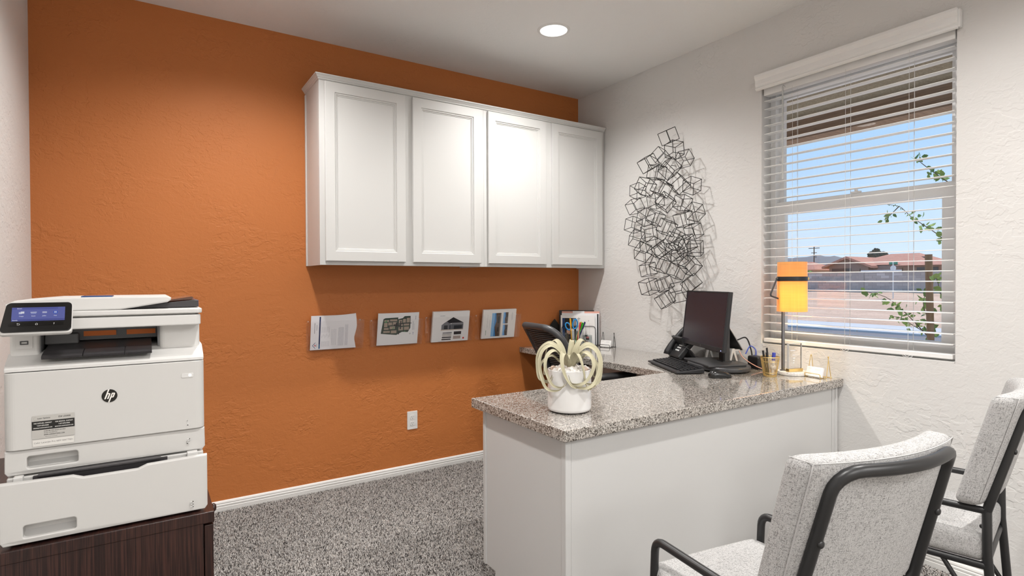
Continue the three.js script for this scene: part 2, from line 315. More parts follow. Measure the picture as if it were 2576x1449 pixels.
// recessed ceiling lights
for (const [x, z, label] of [[-0.924, 0.89, 'round recessed ceiling light glowing above the desk corner'], [-2.47, 0.89, 'round recessed ceiling light near the orange wall above the printer side'], [-0.924, 2.75, 'round recessed ceiling light above the guest chairs'], [-2.47, 2.75, 'round recessed ceiling light above the printer cabinet front']]) {
  const t = thing('ceiling_light', label, 'light', [x, CEIL, z], 0, 'recessed ceiling lights');
  mesh('trim_ring', lathe([[0.078, -0.001], [0.081, -0.006], [0.092, -0.004], [0.096, 0.0], [0.096, 0.002], [0.078, 0.002], [0.078, -0.001]], 48), M.trimWhite, t);
  mesh('lens', cyl(0.0785, 0.003, 0, -0.0016, 0, 48), mat('downlightLens', lin(0.9, 0.9, 0.9), 0.5, { emissive: lin(1, 0.985, 0.96), emissiveIntensity: 3 }), t, 'glowing white lens');
  const l = new THREE.SpotLight(new THREE.Color().setRGB(1.0, 0.98, 0.95), DOWNLIGHT, 0, 1.30, 0.72, 2);
  l.name = 'downlight_beam'; l.position.set(0, -0.010, 0); l.target.position.set(0, -2, 0); l.castShadow = true; l.shadow.radius = 2.6; t.add(l, l.target);
}

// unseen panels behind the viewer, placed to brighten the desk front, chairs and printer
for (const [x, z, label] of [[-2.7, 5.0, 'unseen ceiling panel in the hall near the printer wall side, placed to light the front faces'], [-1.0, 5.0, 'unseen ceiling panel in the hall near the window wall side, placed to light the front faces'], [-2.7, 6.5, 'unseen ceiling panel deep in the hall, printer wall side, placed to light the front faces'], [-1.0, 6.5, 'unseen ceiling panel deep in the hall, window wall side, placed to light the front faces']]) {
  const t = thing('unseen_hall_panel', label, 'light', [x, CEIL, z], 0, 'unseen hall ceiling panels');
  mesh('panel_frame', prism(rect(-0.32, 0.32, -0.32, 0.32), 0.014, 0.002, [rect(-0.3, 0.3, -0.3, 0.3)]).rotateX(Math.PI / 2), M.trimWhite, t);
  mesh('diffuser', box(-0.301, 0.301, -0.008, -0.002, -0.301, 0.301), mat('unseenPanelGlow', lin(0.9, 0.9, 0.9), 0.5, { emissive: lin(1, 0.985, 0.965), emissiveIntensity: 3 }), t, 'glowing white diffuser of the unseen hall panel');
  const l = new THREE.RectAreaLight(new THREE.Color().setRGB(1.0, 0.985, 0.965), UNSEEN_HALL_PANEL, 0.6, 0.6); l.name = 'unseen_panel_light'; l.position.set(0, -0.012, 0); l.rotation.x = -Math.PI / 2; t.add(l);
}

// ================================================================ WINDOW, BLIND, PORCH
{
  const w = structGroup('window_1', 'white vinyl single hung window set in the right wall');
  const X0 = 0.085, X1 = 0.165;
  const fr = (name, x0, x1, z0, z1, y0, y1, sz, sy, syTop = sy, matl = M.vinyl) => { const g = prism(rrect(z0, z1, y0, y1, 0.003, 2), x1 - x0, 0.003, [rect(z0 + sz, z1 - sz, y0 + sy, y1 - syTop)]); g.rotateY(-Math.PI / 2); g.translate(x1, 0, 0); return mesh(name, g, matl, w); };
  fr('window_frame', X0, X1, WZ0, WZ1, WY0, WY1, 0.034, 0.034);
  fr('upper_sash', 0.125, 0.152, WZ0 + 0.03, WZ1 - 0.03, 1.655, WY1 - 0.03, 0.030, 0.045);
  fr('lower_sash', 0.092, 0.124, WZ0 + 0.03, WZ1 - 0.03, WY0 + 0.03, 1.718, 0.055, 0.05, 0.062);
  const pane = (name, z0, z1, y0, y1, x) => mesh(name, box(x, x + 0.003, y0, y1, z0, z1), M.paneGlass, w, 'clear glass pane');
  pane('upper_pane', WZ0 + 0.055, WZ1 - 0.055, 1.69, WY1 - 0.055, 0.139); pane('lower_pane', WZ0 + 0.08, WZ1 - 0.08, WY0 + 0.075, 1.662, 0.107);
  mesh('sash_lock', [box(0.086, 0.10, 1.718, 1.727, 2.05, 2.10, 0.003), cyl(0.008, 0.012, 0.095, 1.73, 2.075, 12)], M.vinyl, w);
  mesh('sill', box(0.0, X0, WY0 - 0.001, WY0 + 0.004, WZ0, WZ1), M.trimWhite, w);

  // faux wood blind
  const b = thing('window_blind', 'white two inch slat window blind with its slats open', 'blind', [0.033, 0, 0]);
  const zc = (WZ0 + WZ1) / 2, zw = WZ1 - WZ0 - 0.022;
  { // valance with a moulded face, standing in front of the wall, with returns
    const prof = [[-0.052, 2.347], [-0.060, 2.352], [-0.063, 2.360], [-0.058, 2.366], [-0.062, 2.372], [-0.064, 2.380], [-0.064, 2.402], [-0.069, 2.410], [-0.074, 2.420], [-0.074, 2.432], [-0.060, 2.432], [-0.055, 2.425], [-0.055, 2.352]];
    const g = prism(prof, 0.948); g.translate(0, 0, WZ0 - 0.02);
    mesh('valance', [metreUV(g), box(-0.060, -0.034, 2.352, 2.428, WZ0 - 0.020, WZ0 - 0.011, 0.002), box(-0.060, -0.034, 2.352, 2.428, WZ1 + 0.011, WZ1 + 0.020, 0.002)], M.slat, b);
  }
  mesh('head_rail', box(-0.026, 0.026, 2.318, 2.368, WZ0 + 0.008, WZ1 - 0.008, 0.003), M.slat, b);
  const N = 29, sg = (() => { // shallow crowned slat with rounded ends
    const pts = []; for (let k = 0; k <= 6; k++) { const x = -0.025 + 0.05 * k / 6; pts.push([x, 0.0013 + 0.0012 * (1 - (x / 0.025) ** 2)]); } for (let k = 6; k >= 0; k--) { const x = -0.025 + 0.05 * k / 6; pts.push([x, -0.0013 + 0.0012 * (1 - (x / 0.025) ** 2)]); }
    const g = prism(pts, zw); g.translate(0, 0, zc - zw / 2); const p = g.attributes.position; return g;
  })();
  for (let i = 0; i < N; i++) { const s = mesh('slat', sg, M.slat, b); s.position.y = 2.288 - i * 0.0463; s.rotation.z = 0.03; }
  mesh('bottom_rail', box(-0.027, 0.027, 0.928, 0.950, zc - zw / 2, zc + zw / 2, 0.004), M.slat, b);
  for (const z of [1.79, 2.065, 2.345]) {
    mesh('ladder_cord', [rod([-0.0262, 0.94, z], [-0.0262, 2.33, z], 0.0008, 5), rod([0.0262, 0.94, z], [0.0262, 2.33, z], 0.0008, 5), rod([0, 0.94, z + 0.012], [0, 2.33, z + 0.012], 0.0007, 5)], M.cordWhite, b);
    if (z > 1.8) mesh('cord_knot', [tube([[-0.028, 0.926, z - 0.02], [-0.034, 0.931, z - 0.012], [-0.034, 0.922, z], [-0.034, 0.931, z + 0.012], [-0.028, 0.926, z + 0.02], [-0.033, 0.919, z]], 0.0012, 24, 5, true)], M.cordWhite, b);
  }
  mesh('tilt_wand', [rod([-0.056, 1.825, 1.752], [-0.056, 2.325, 1.752], 0.004, 8), tube([[-0.056, 2.325, 1.752], [-0.050, 2.338, 1.752], [-0.040, 2.335, 1.752], [-0.03, 2.33, 1.752]], 0.0018, 10, 5)], M.wandGrey, b, 'clear grey tilt wand');
}

// porch roof outside the window
{
  const p = structGroup('porch_roof', 'stucco porch ceiling with a timber edge beam outside the window');
  mesh('soffit', box(0.2, 2.0, 2.62, 2.8, -4, 6), M.stucco, p);
  mesh('edge_beam', box(1.60, 1.78, 2.445, 2.62, -4, 6), M.beamWood, p);
}

// ================================================================ WALL CABINETS
const CB = 1.372, CT = 2.405, CD = 0.31;
function cabinetDoor(x0, x1, y0, y1, parent) {
  const d = new THREE.Group(); d.name = 'door'; parent.add(d); const z = CD + 0.001, sw = 0.056, rw = 0.058;
  mesh('door_frame', metreUV(prism(rect(x0, x1, y0, y1), 0.019, 0.003, [rect(x0 + sw, x1 - sw, y0 + rw, y1 - rw)])).translate(0, 0, z), M.cabinetWhite, d);
  mesh('bead_moulding', [[0.052, 0.0135, 0.011], [0.060, 0.009, 0.010]].map(([o, t, w]) => prism(rect(x0 + sw - 0.002 + (o - 0.052), x1 - sw + 0.002 - (o - 0.052), y0 + rw - 0.002 + (o - 0.052), y1 - rw + 0.002 - (o - 0.052)), t, 0.002, [rect(x0 + sw - 0.002 + (o - 0.052) + w, x1 - sw + 0.002 - (o - 0.052) - w, y0 + rw - 0.002 + (o - 0.052) + w, y1 - rw + 0.002 - (o - 0.052) - w)]).translate(0, 0, z)), M.cabinetWhite, d);
  mesh('panel', box(x0 + sw - 0.01, x1 - sw + 0.01, y0 + rw - 0.01, y1 - rw + 0.01, z, z + 0.006), M.cabinetWhite, d);
}
function wallCabinet(x0, x1, doors, label, endPanel) {
  const t = thing('wall_cabinet', label, 'cabinet', [0, 0, 0], 0, 'white wall cabinets on the orange wall');
  mesh('body', [box(x0 + 0.001, x1 - 0.001, CB + 0.018, CT, 0.002, CD - 0.020), box(x0, x0 + 0.018, CB, CT - 0.002, 0.003, CD - 0.0195), box(x1 - 0.018, x1 - 0.0003, CB, CT - 0.002, 0.003, CD - 0.0195)], M.cabinetWhite, t);
  mesh('face_frame', metreUV(prism(rect(x0, x1, CB, CT), 0.019, 0.0015)).translate(0, 0, CD - 0.019), M.cabinetWhite, t);
  if (endPanel) mesh('scribe_strip', box(x0 - 0.006, x0 + 0.001, CB, CT - 0.01, 0.002, 0.020, 0.002), M.cabinetWhite, t);
  for (const [a, b] of doors) cabinetDoor(a, b, 1.394, 2.396, t);
}
wallCabinet(-2.118, -1.064, [[-2.090, -1.616], [-1.568, -1.092]], 'white two door wall cabinet at the open end of the orange wall', true);
wallCabinet(-1.064, -0.006, [[-1.037, -0.563], [-0.511, -0.038]], 'white two door wall cabinet in the corner by the window wall', false);
{
  const prof = [[0, 0], [0.004, 0], [0.007, 0.004], [0.007, 0.008], [0.010, 0.010], [0.014, 0.016], [0.019, 0.022], [0.022, 0.024], [0.022, 0.030], [0, 0.030]];
  const t = thing('crown_moulding', 'white crown moulding running along the top of the wall cabinets', 'moulding');
  const y = CT - 0.002, front = prism(prof.map(([o, h]) => [o, h]), 2.112 + 0.022);   // outline: outward, up; length along z
  { const g = front, m = new THREE.Matrix4().makeBasis(V3(0, 0, 1), V3(0, 1, 0), V3(-1, 0, 0)).setPosition(-0.006, y, CD); g.applyMatrix4(m);
    const p = g.attributes.position; for (let i = 0; i < p.count; i++) if (p.getX(i) < -2.1) { p.setX(i, -2.118 - (p.getZ(i) - CD)); } mesh('front_run', metreUV(g), M.cabinetWhite, t); }
  { const g = prism(prof, CD), m = new THREE.Matrix4().makeBasis(V3(-1, 0, 0), V3(0, 1, 0), V3(0, 0, -1)).setPosition(-2.118, y, CD); g.applyMatrix4(m); const p = g.attributes.position;
    for (let i = 0; i < p.count; i++) { if (p.getZ(i) > CD - 0.001) p.setZ(i, CD + (-2.118 - p.getX(i))); else p.setZ(i, 0.002); } mesh('end_run', metreUV(g), M.cabinetWhite, t); }
}

// ================================================================ DESK
const DT = 0.782, DU = 0.742, PX = -1.779, PZ0 = 1.429, PZ1 = 2.063, WX = -0.578;
{
  const s = [[-0.003, 0.003], [WX, 0.003], [WX, PZ0], [PX, PZ0], [PX, PZ1], [-0.003, PZ1]].map(([x, z]) => [x, -z]);
  const sh = new THREE.Shape(s.map(([x, y]) => new THREE.Vector2(x, y)));
  const g = new THREE.ExtrudeGeometry(sh, { depth: DT - DU - 0.006, bevelEnabled: true, bevelThickness: 0.003, bevelSize: 0.003, bevelOffset: -0.003, bevelSegments: 2 });
  g.translate(0, 0, 0.003); g.rotateX(-Math.PI / 2); g.translate(0, DU, 0);
  tag(mesh('granite_countertop', metreUV(g), M.granite), 'polished grey speckled granite countertop in an L shape', 'countertop');
}
{
  const t = thing('desk_cabinet', 'white panelled desk base under the granite peninsula', 'desk');
  const x0 = -1.752, z0 = 1.487, z1 = 2.034;
  { const g = prism([[z0, 0.098], [z0 + 0.085, 0.098 - 0.0], [z0 + 0.085, -0.01], [z1 - 0.02, -0.01], [z1 - 0.02, DU], [z0, DU]], 0.018, 0.001); g.rotateY(-Math.PI / 2); g.translate(x0 + 0.018, 0, 0); mesh('side_panel', metreUV(g), M.deskWhite, t); }
  mesh('corner_post', box(x0 - 0.003, x0 + 0.022, -0.01, DU, z1 - 0.022, z1 + 0.003, 0.003), M.deskWhite, t);
  mesh('edge_strip', box(x0 - 0.004, x0 + 0.001, 0.098, DU, z0 - 0.002, z0 + 0.018, 0.0015), M.deskWhite, t);
  mesh('front_panel', box(x0 + 0.0235, -0.056, -0.01, DU, z1 - 0.018, z1, 0.001), M.deskWhite, t);
  mesh('wall_strip', [box(-0.054, -0.008, -0.01, DU, z1 - 0.02, z1 + 0.002, 0.002), box(-0.030, -0.012, -0.01, DU, z1, z1 + 0.008, 0.003)], M.deskWhite, t);
  mesh('back_panel', box(-1.30, -0.30, 0.098, DU, z0, z0 + 0.018), M.deskWhite, t);
  mesh('drawer_box', box(x0 + 0.02, -1.30, 0.098, DU - 0.002, z0 + 0.012, z1 - 0.03), M.deskWhite, t);
  for (const [y0, y1] of [[0.105, 0.32], [0.325, 0.53], [0.535, 0.735]]) { const d = mesh('drawer_front', box(x0 + 0.024, -1.305, y0, y1, z0 - 0.006, z0 + 0.012, 0.003), M.deskWhite, t); }
  mesh('toe_kick', box(x0 + 0.018, -0.30, -0.01, 0.098, z0 + 0.085, z0 + 0.10), M.deskWhite, t);
}
// ledger under the counter along the window wall
tag(mesh('counter_support', box(-0.03, -0.008, DU - 0.07, DU, 0.004, 1.46), M.deskWhite), 'white support rail under the granite along the window wall', 'support rail');

// outlet
{
  const t = thing('wall_outlet', 'white duplex power outlet low on the orange wall', 'outlet', [-1.4445, 0.349, 0]);
  const holes = (y) => [rect(-0.0070, -0.0048, y - 0.001, y + 0.007), rect(0.0048, 0.0070, y, y + 0.007), rrect(-0.0026, 0.0026, y - 0.0101, y - 0.0049, 0.0024, 3)];
  mesh('cover_plate', prism(rrect(-0.0365, 0.0365, -0.0605, 0.0605, 0.004), 0.006, 0.002, [rect(-0.013, 0.013, 0.009, 0.031), rect(-0.013, 0.013, -0.0315, -0.0095)]), M.trimWhite, t);
  for (const y of [0.020, -0.0205]) {
    const f = mesh('receptacle', prism(rrect(-0.0165, 0.0165, y - 0.0145, y + 0.0145, 0.010), 0.0030, 0, holes(y)).translate(0, 0, 0.0055), M.trimWhite, t);
    mesh('contact', box(-0.012, 0.012, y - 0.012, y + 0.010, 0.0004, 0.0010), M.steel, f);
  }
  mesh('screw', new THREE.CylinderGeometry(0.003, 0.003, 0.002, 12).rotateX(Math.PI / 2).translate(0, 0, 0.006), M.cordWhite, t);
}

// ================================================================ PRINTER CABINET AND PRINTER
const CABY = 0.667;
{
  const t = thing('storage_cabinet', 'dark espresso wood cabinet under the printer', 'cabinet');
  const x1 = -2.785, z1 = 1.832, z0 = 0.92;
  mesh('top_board', box(XL + 0.02, x1, CABY - 0.030, CABY, z0 - 0.01, z1, 0.0025), M.darkWood, t);
  mesh('body', [box(XL + 0.02, x1 - 0.026, 0.06, CABY - 0.030, z0, z1 - 0.002), box(XL + 0.03, x1 - 0.05, -0.01, 0.06, z0 + 0.02, z1 - 0.02)], M.darkWood, t);
  for (const [a, b, kz] of [[1.385, 1.826, 1.575], [0.93, 1.378, 1.18]]) {
    const d = mesh('door', box(x1 - 0.0235, x1 - 0.002, 0.065, CABY - 0.037, a, b, 0.0015), M.darkWood, t);
    mesh('knob', lathe([[0, 0], [0.007, 0], [0.006, 0.012], [0.012, 0.018], [0.013, 0.024], [0.008, 0.029], [0, 0.03]], 20).rotateZ(-Math.PI / 2).translate(x1 - 0.002, 0.585, kz), M.darkWood, d, 'round dark knob');
  }
}
{
  // local frame: x right, y up from the cabinet top, z towards the room; front face of the body at z = 0
  const t = thing('printer', 'white multifunction laser printer with a tilted touchscreen and an open bottom tray', 'printer', [-3.009, CABY, 1.76]);
  const W = 0.209, PW = M.printerWhite, PL = M.printerLight;
  const frontSlab = (y0, y1, zb, zf, w = W, r = 0.02, holes = []) => { // rounded vertical edges at the front corners, seen from above
    const pts = [[-w, zb], [w, zb]]; for (let k = 0; k <= 8; k++) { const a = k / 8 * Math.PI / 2; pts.push([w - r + r * Math.cos(a), zf - r + r * Math.sin(a)]); } for (let k = 0; k <= 8; k++) { const a = Math.PI / 2 + k / 8 * Math.PI / 2; pts.push([-w + r + r * Math.cos(a), zf - r + r * Math.sin(a)]); }
    const g = prism(pts.map(([x, z]) => [x, -z]), y1 - y0, 0.0018); g.rotateX(-Math.PI / 2); g.translate(0, y0, 0); return g;
  };
  mesh('lower_body', [box(-W + 0.004, W - 0.004, 0.004, 0.146, -0.40, -0.004, 0.004), box(-W + 0.02, -W + 0.06, 0, 0.006, -0.36, -0.3), box(W - 0.06, W - 0.02, 0, 0.006, -0.36, -0.3), box(-W + 0.02, -W + 0.06, 0, 0.006, -0.09, -0.04), box(W - 0.06, W - 0.02, 0, 0.006, -0.09, -0.04)], PW, t);
  // bottom tray, pulled out: box with a front that dips in the middle of its upper edge
  const trayFront = (y0, y1, zf, name, dip) => {
    const grp = new THREE.Group(); grp.name = name; t.add(grp);
    const hx0 = -0.167, hx1 = -0.069, hy0 = y0 + 0.014, hy1 = y0 + 0.043;
    const top = dip ? [[W + 0.001, y1], [0.075, y1], [0.055, y1 - 0.008], [-0.055, y1 - 0.008], [-0.075, y1], [-W - 0.001, y1]] : [[W, y1], [-W, y1]];
    const out = [[-W - 0.001, y0 + 0.006], [-W + 0.006, y0], [W - 0.006, y0], [W + 0.001, y0 + 0.006], ...top];
    const g = prism(out, 0.016, 0.0025, [rrect(hx0, hx1, hy0, hy1, 0.006)]); // curve the ends back
    g.translate(0, 0, zf - 0.016); const p = g.attributes.position; for (let i = 0; i < p.count; i++) { const e = Math.max(0, Math.abs(p.getX(i)) - (W - 0.02)); if (e > 0) p.setZ(i, p.getZ(i) - 0.020 * (1 - Math.sqrt(Math.max(0, 1 - (e / 0.022) ** 2)))); }
    mesh('tray_face', g, PW, grp);
    mesh('handle_recess', [box(hx0 - 0.002, hx1 + 0.002, hy0 - 0.002, hy1 + 0.004, zf - 0.042, zf - 0.036), box(hx0 - 0.002, hx1 + 0.002, hy0 - 0.004, hy0, zf - 0.038, zf - 0.012), box(hx0 - 0.003, hx0, hy0, hy1, zf - 0.038, zf - 0.012), box(hx1, hx1 + 0.003, hy0, hy1, zf - 0.038, zf - 0.012), prism([[0, 0], [0.022, 0], [0, 0.008]], hx1 - hx0, 0).rotateY(-Math.PI / 2).translate(hx1, hy0, zf - 0.036)], PL, grp);
    return grp;
  };
  const t3 = trayFront(0.006, 0.148, 0.062, 'bottom_tray', true);
  mesh('tray_box', [box(-W + 0.012, W - 0.012, 0.012, 0.018, -0.30, 0.046), box(-W + 0.012, -W + 0.018, 0.018, 0.125, -0.30, 0.040), box(W - 0.018, W - 0.012, 0.018, 0.125, -0.30, 0.040)], M.printerInside, t3);
  mesh('paper_guide', [box(-0.155, 0.120, 0.118, 0.146, 0.000, 0.012), box(-0.145, 0.105, 0.1465, 0.1500, -0.006, 0.020)], M.printerDark, t3, 'black plastic paper guide');
  mesh('tray_clip', box(-0.190, -0.172, 0.120, 0.152, 0.000, 0.020, 0.002), M.printerLight, t3); mesh('tray_clip', box(0.165, 0.190, 0.120, 0.152, 0.000, 0.020, 0.002), M.printerLight, t3);
  trayFront(0.1505, 0.2085, 0.0, 'middle_tray', false);
  mesh('tray_body', box(-W + 0.003, W - 0.003, 0.150, 0.210, -0.40, -0.045), PW, t);
  mesh('front_door', frontSlab(0.2105, 0.3955, -0.10, 0, W, 0.022), PW, t);
  mesh('rear_body', box(-W + 0.002, W - 0.002, 0.21, 0.425, -0.42, -0.10, 0.01), PL, t);
  mesh('deck', (() => { // sloping white deck above the door with a rounded lip
    const prof = [[-0.30, 0.3975], [0.001, 0.3975], [0.001, 0.404], [-0.004, 0.411], [-0.014, 0.4155], [-0.075, 0.436], [-0.30, 0.440]]; const g = prism(prof.map(([z, y]) => [z, y]), 2 * W, 0.003); g.rotateY(-Math.PI / 2); g.translate(W, 0, 0);
    const p = g.attributes.position; for (let i = 0; i < p.count; i++) { const e = Math.max(0, Math.abs(p.getX(i)) - (W - 0.022)); if (e > 0 && p.getZ(i) > -0.05) p.setZ(i, p.getZ(i) - 0.020 * (1 - Math.sqrt(Math.max(0, 1 - (e / 0.0222) ** 2)))); } return g; })(), PL, t);
  // columns either side of the output slot
  mesh('side_column', prism(rrect(-0.205, -0.148, 0.062, 0.30, 0.008), 0.075, 0.001).rotateX(-Math.PI / 2).translate(0, 0.421, 0), PL, t);
  mesh('side_column', prism(rrect(0.106, 0.203, 0.06, 0.30, 0.012), 0.075, 0.001).rotateX(-Math.PI / 2).translate(0, 0.421, 0), PL, t);
  const oc = mesh('output_cavity', [box(-0.150, 0.108, 0.43, 0.498, -0.285, -0.275), box(-0.150, -0.146, 0.43, 0.498, -0.28, -0.07), box(0.102, 0.107, 0.43, 0.498, -0.28, -0.07)], M.printerInside, t);
  mesh('roller_housing', [box(-0.1455, 0.1015, 0.455, 0.4935, -0.175, -0.150), box(-0.1455, -0.075, 0.449, 0.476, -0.150, -0.120, 0.004)], M.printerInside, oc);
  for (const [a, b] of [[-0.066, 0.006], [0.030, 0.098]]) mesh('orange_label', box(a, b, 0.4655, 0.4790, -0.1498, -0.1475), mat('orangeLabel', lin(0.85, 0.20, 0.02), 0.5), oc);
  const ot = new THREE.Group(); ot.name = 'output_tray'; t.add(ot);
  const trayLeaf = (x0, x1, prof, name) => { const g = prism(prof, x1 - x0, 0.0008); g.rotateY(-Math.PI / 2); g.translate(x1, 0, 0); mesh(name, g, M.printerDark, ot); };
  trayLeaf(-0.138, 0.088, [[-0.20, 0.466], [-0.19, 0.458], [-0.0530, 0.4411], [-0.0530, 0.4310], [-0.20, 0.452]], 'tray_bed');
  for (const [a, b] of [[-0.138, -0.0580], [-0.0566, 0.0284], [0.0298, 0.088]]) trayLeaf(a, b, [[-0.0516, 0.4409], [-0.02, 0.437], [-0.004, 0.434], [0.002, 0.430], [-0.002, 0.4245], [-0.02, 0.427], [-0.0516, 0.4308]], 'tray_flap');
  // usb door
  const ub = mesh('usb_door', [prism(rrect(-0.193, -0.161, 0.447, 0.489, 0.003), 0.0012, 0.0004).translate(0, 0, -0.0615)], PL, t);
  mesh('usb_port', [prism(rrect(-0.185, -0.169, 0.4575, 0.467, 0.001), 0.0022, 0, [rect(-0.1825, -0.1715, 0.460, 0.4645)]).translate(0, 0, -0.061), box(-0.183, -0.171, 0.4605, 0.4645, -0.062, -0.0605)], M.greyPlastic, ub);
  // scanner unit
  mesh('scanner_body', prism(rrect(-0.204, 0.203, 0.01, 0.36, 0.014), 0.0285, 0.003).rotateX(-Math.PI / 2).translate(0, 0.494, 0), PL, t);
  mesh('scanner_seal', box(-0.192, 0.191, 0.520, 0.528, -0.345, -0.026), PL, t);
  const lid = mesh('scanner_lid', prism(rrect(-0.206, 0.206, 0.006, 0.37, 0.012), 0.0135, 0.003).rotateX(-Math.PI / 2).translate(0, 0.5260, 0), PL, t);
  const adf = mesh('document_feeder', (() => { const pts = [[-0.206, 0.538], [0.020, 0.540], [0.040, 0.543], [0.125, 0.557], [0.133, 0.563], [0.134, 0.569], [0.126, 0.5735], [-0.02, 0.5735], [-0.120, 0.573], [-0.19, 0.567], [-0.206, 0.558]]; const g = prism(pts, 0.26, 0.004); return g.translate(0, 0, -0.285); })(), PL, t);
  mesh('feeder_latch', box(-0.062, 0.004, 0.5715, 0.5765, -0.10, -0.03, 0.002), M.blueGloss, adf, 'dark blue feeder latch');
  const it = mesh('input_tray', (() => { const g = prism([[0.028, 0.5405], [0.200, 0.5415], [0.200, 0.560], [0.190, 0.561], [0.035, 0.5455]], 0.22, 0.001); return g.translate(0, 0, -0.28); })(), M.printerDark, t);
  mesh('tray_tip', box(0.196, 0.201, 0.542, 0.5605, -0.279, -0.061, 0.001), M.blueGloss, it, 'glossy blue tray end');
  mesh('paper_stop', (() => { const g = prism([[0.07, 0.5535], [0.185, 0.570], [0.190, 0.568], [0.185, 0.562]], 0.19, 0.0004); return g.translate(0, 0, -0.265); })(), mat('smokePlastic', lin(0.35, 0.2, 0.14), 0.15, { physical: true, transmission: 0.75, thickness: 0 }), it);
  // touchscreen panel
  const cp = new THREE.Group(); cp.name = 'control_panel'; cp.position.set(-0.141, 0.5305, 0.025); cp.rotation.x = -0.46; t.add(cp);
  mesh('panel_back', prism(rrect(-0.068, 0.066, -0.043, 0.036, 0.008).map(([x, y]) => [x < 0 ? x + 0.010 * (y + 0.043) / 0.079 : x, y]), 0.016, 0.004).translate(0, 0, -0.0185), PL, cp);
  mesh('panel_bezel', prism(rrect(-0.066, 0.065, -0.0385, 0.036, 0.009).map(([x, y]) => [x < 0 ? x + 0.010 * (y + 0.0385) / 0.0745 : x, y]), 0.0045, 0.0012).translate(0, 0, -0.003), M.glossBlack, cp, 'glossy black bezel');
  const sc = canvasTex(512, 176, (c, w, h) => {
    c.fillStyle = '#5f68b4'; c.fillRect(0, 0, w, h); c.fillStyle = '#4d57a6'; c.fillRect(0, 0, w * 0.86, 26); c.fillStyle = '#454f9c'; c.fillRect(0, h - 26, w, 26);
    c.fillStyle = '#e8ecff'; c.font = 'bold 17px sans-serif'; c.fillText('Reset', 48, 20); c.fillText('Ready', 10, h - 8); c.font = 'bold 18px sans-serif'; c.textAlign = 'center';
    [['Copy', 92], ['Scan', 206], ['Jobs', 310], ['Fax', 418]].forEach(([s, x]) => c.fillText(s, x, 118));
    c.fillStyle = '#cfd6f6'; c.fillRect(66, 58, 30, 26); c.fillStyle = '#f4f6ff'; c.fillRect(84, 52, 34, 26); c.fillStyle = '#f4f6ff'; c.fillRect(176, 60, 60, 7); c.fillStyle = '#aab4e6'; c.fillRect(180, 72, 52, 10); c.fillStyle = '#f4f6ff'; c.fillRect(290, 58, 44, 6); c.fillRect(290, 70, 44, 6); c.fillStyle = '#2f5fd0'; c.beginPath(); c.arc(418, 68, 22, 0, 7); c.fill(); c.fillStyle = '#fff'; c.fillRect(408, 54, 6, 26); c.fillRect(421, 54, 6, 26);
  });
  mesh('touch_screen', new THREE.PlaneGeometry(0.098, 0.0355).translate(0.003, 0.0055, 0.0021), mat('printerScreen', lin(0.02, 0.02, 0.03), 0.15, { emissive: lin(1, 1, 1), emissiveMap: sc, emissiveIntensity: 0.62 }), cp, 'lit blue touchscreen menu');
  const bt = canvasTex(512, 40, (c, w, h) => { c.fillStyle = '#060606'; c.fillRect(0, 0, w, h); c.strokeStyle = '#e6e6e6'; c.fillStyle = '#e6e6e6'; c.lineWidth = 3; c.beginPath(); c.arc(92, 20, 9, -1.6, 1.8); c.lineTo(76, 29); c.stroke(); c.beginPath(); c.moveTo(76, 11); c.lineTo(93, 11); c.moveTo(82, 5); c.lineTo(75, 11); c.lineTo(82, 17); c.stroke(); c.beginPath(); c.moveTo(244, 20); c.lineTo(256, 9); c.lineTo(268, 20); c.moveTo(247, 19); c.lineTo(247, 31); c.lineTo(265, 31); c.lineTo(265, 19); c.stroke(); c.font = 'bold 28px sans-serif'; c.fillText('?', 414, 31); });
  mesh('touch_keys', new THREE.PlaneGeometry(0.100, 0.0078).translate(0, -0.0200, 0.0021), mat('printerKeys', lin(1, 1, 1), 0.15, { map: bt }), cp);
  // power button, badge, stickers, tray numbers
  const pb = mesh('power_button', prism(rrect(0.154, 0.183, 0.3515, 0.3635, 0.003), 0.0016, 0.0006).translate(0, 0, -0.0004), PL, t);
  mesh('power_light', new THREE.CylinderGeometry(0.0035, 0.0035, 0.001, 14).rotateX(Math.PI / 2).translate(0.1745, 0.358, 0.0013), mat('powerGlow', lin(0.9, 0.9, 0.9), 0.4, { emissive: lin(1, 1, 1), emissiveIntensity: 1.5 }), pb);
  const badge = canvasTex(256, 256, (c) => {
    c.fillStyle = '#15130f'; c.fillRect(0, 0, 256, 256); c.fillStyle = '#f2efe9'; const bar = (p) => { c.beginPath(); p.forEach(([x, y], i) => i ? c.lineTo(x, y) : c.moveTo(x, y)); c.fill(); };
    bar([[104, 0], [130, 0], [104, 74], [120, 74], [138, 78], [142, 92], [136, 116], [110, 188], [86, 188], [114, 108], [117, 96], [100, 95], [66, 188], [42, 188]]);
    bar([[166, 74], [206, 74], [218, 80], [218, 96], [196, 158], [186, 166], [158, 166], [126, 256], [102, 256]]); c.fillStyle = '#15130f'; bar([[180, 95], [194, 95], [175, 147], [162, 147]]);
  });
  mesh('brand_badge', new THREE.CircleGeometry(0.0165, 40).translate(-0.004, 0.322, 0.0012), mat('badge', lin(1, 1, 1), 0.2, { map: badge }), t, 'round dark badge with slanted white letters');
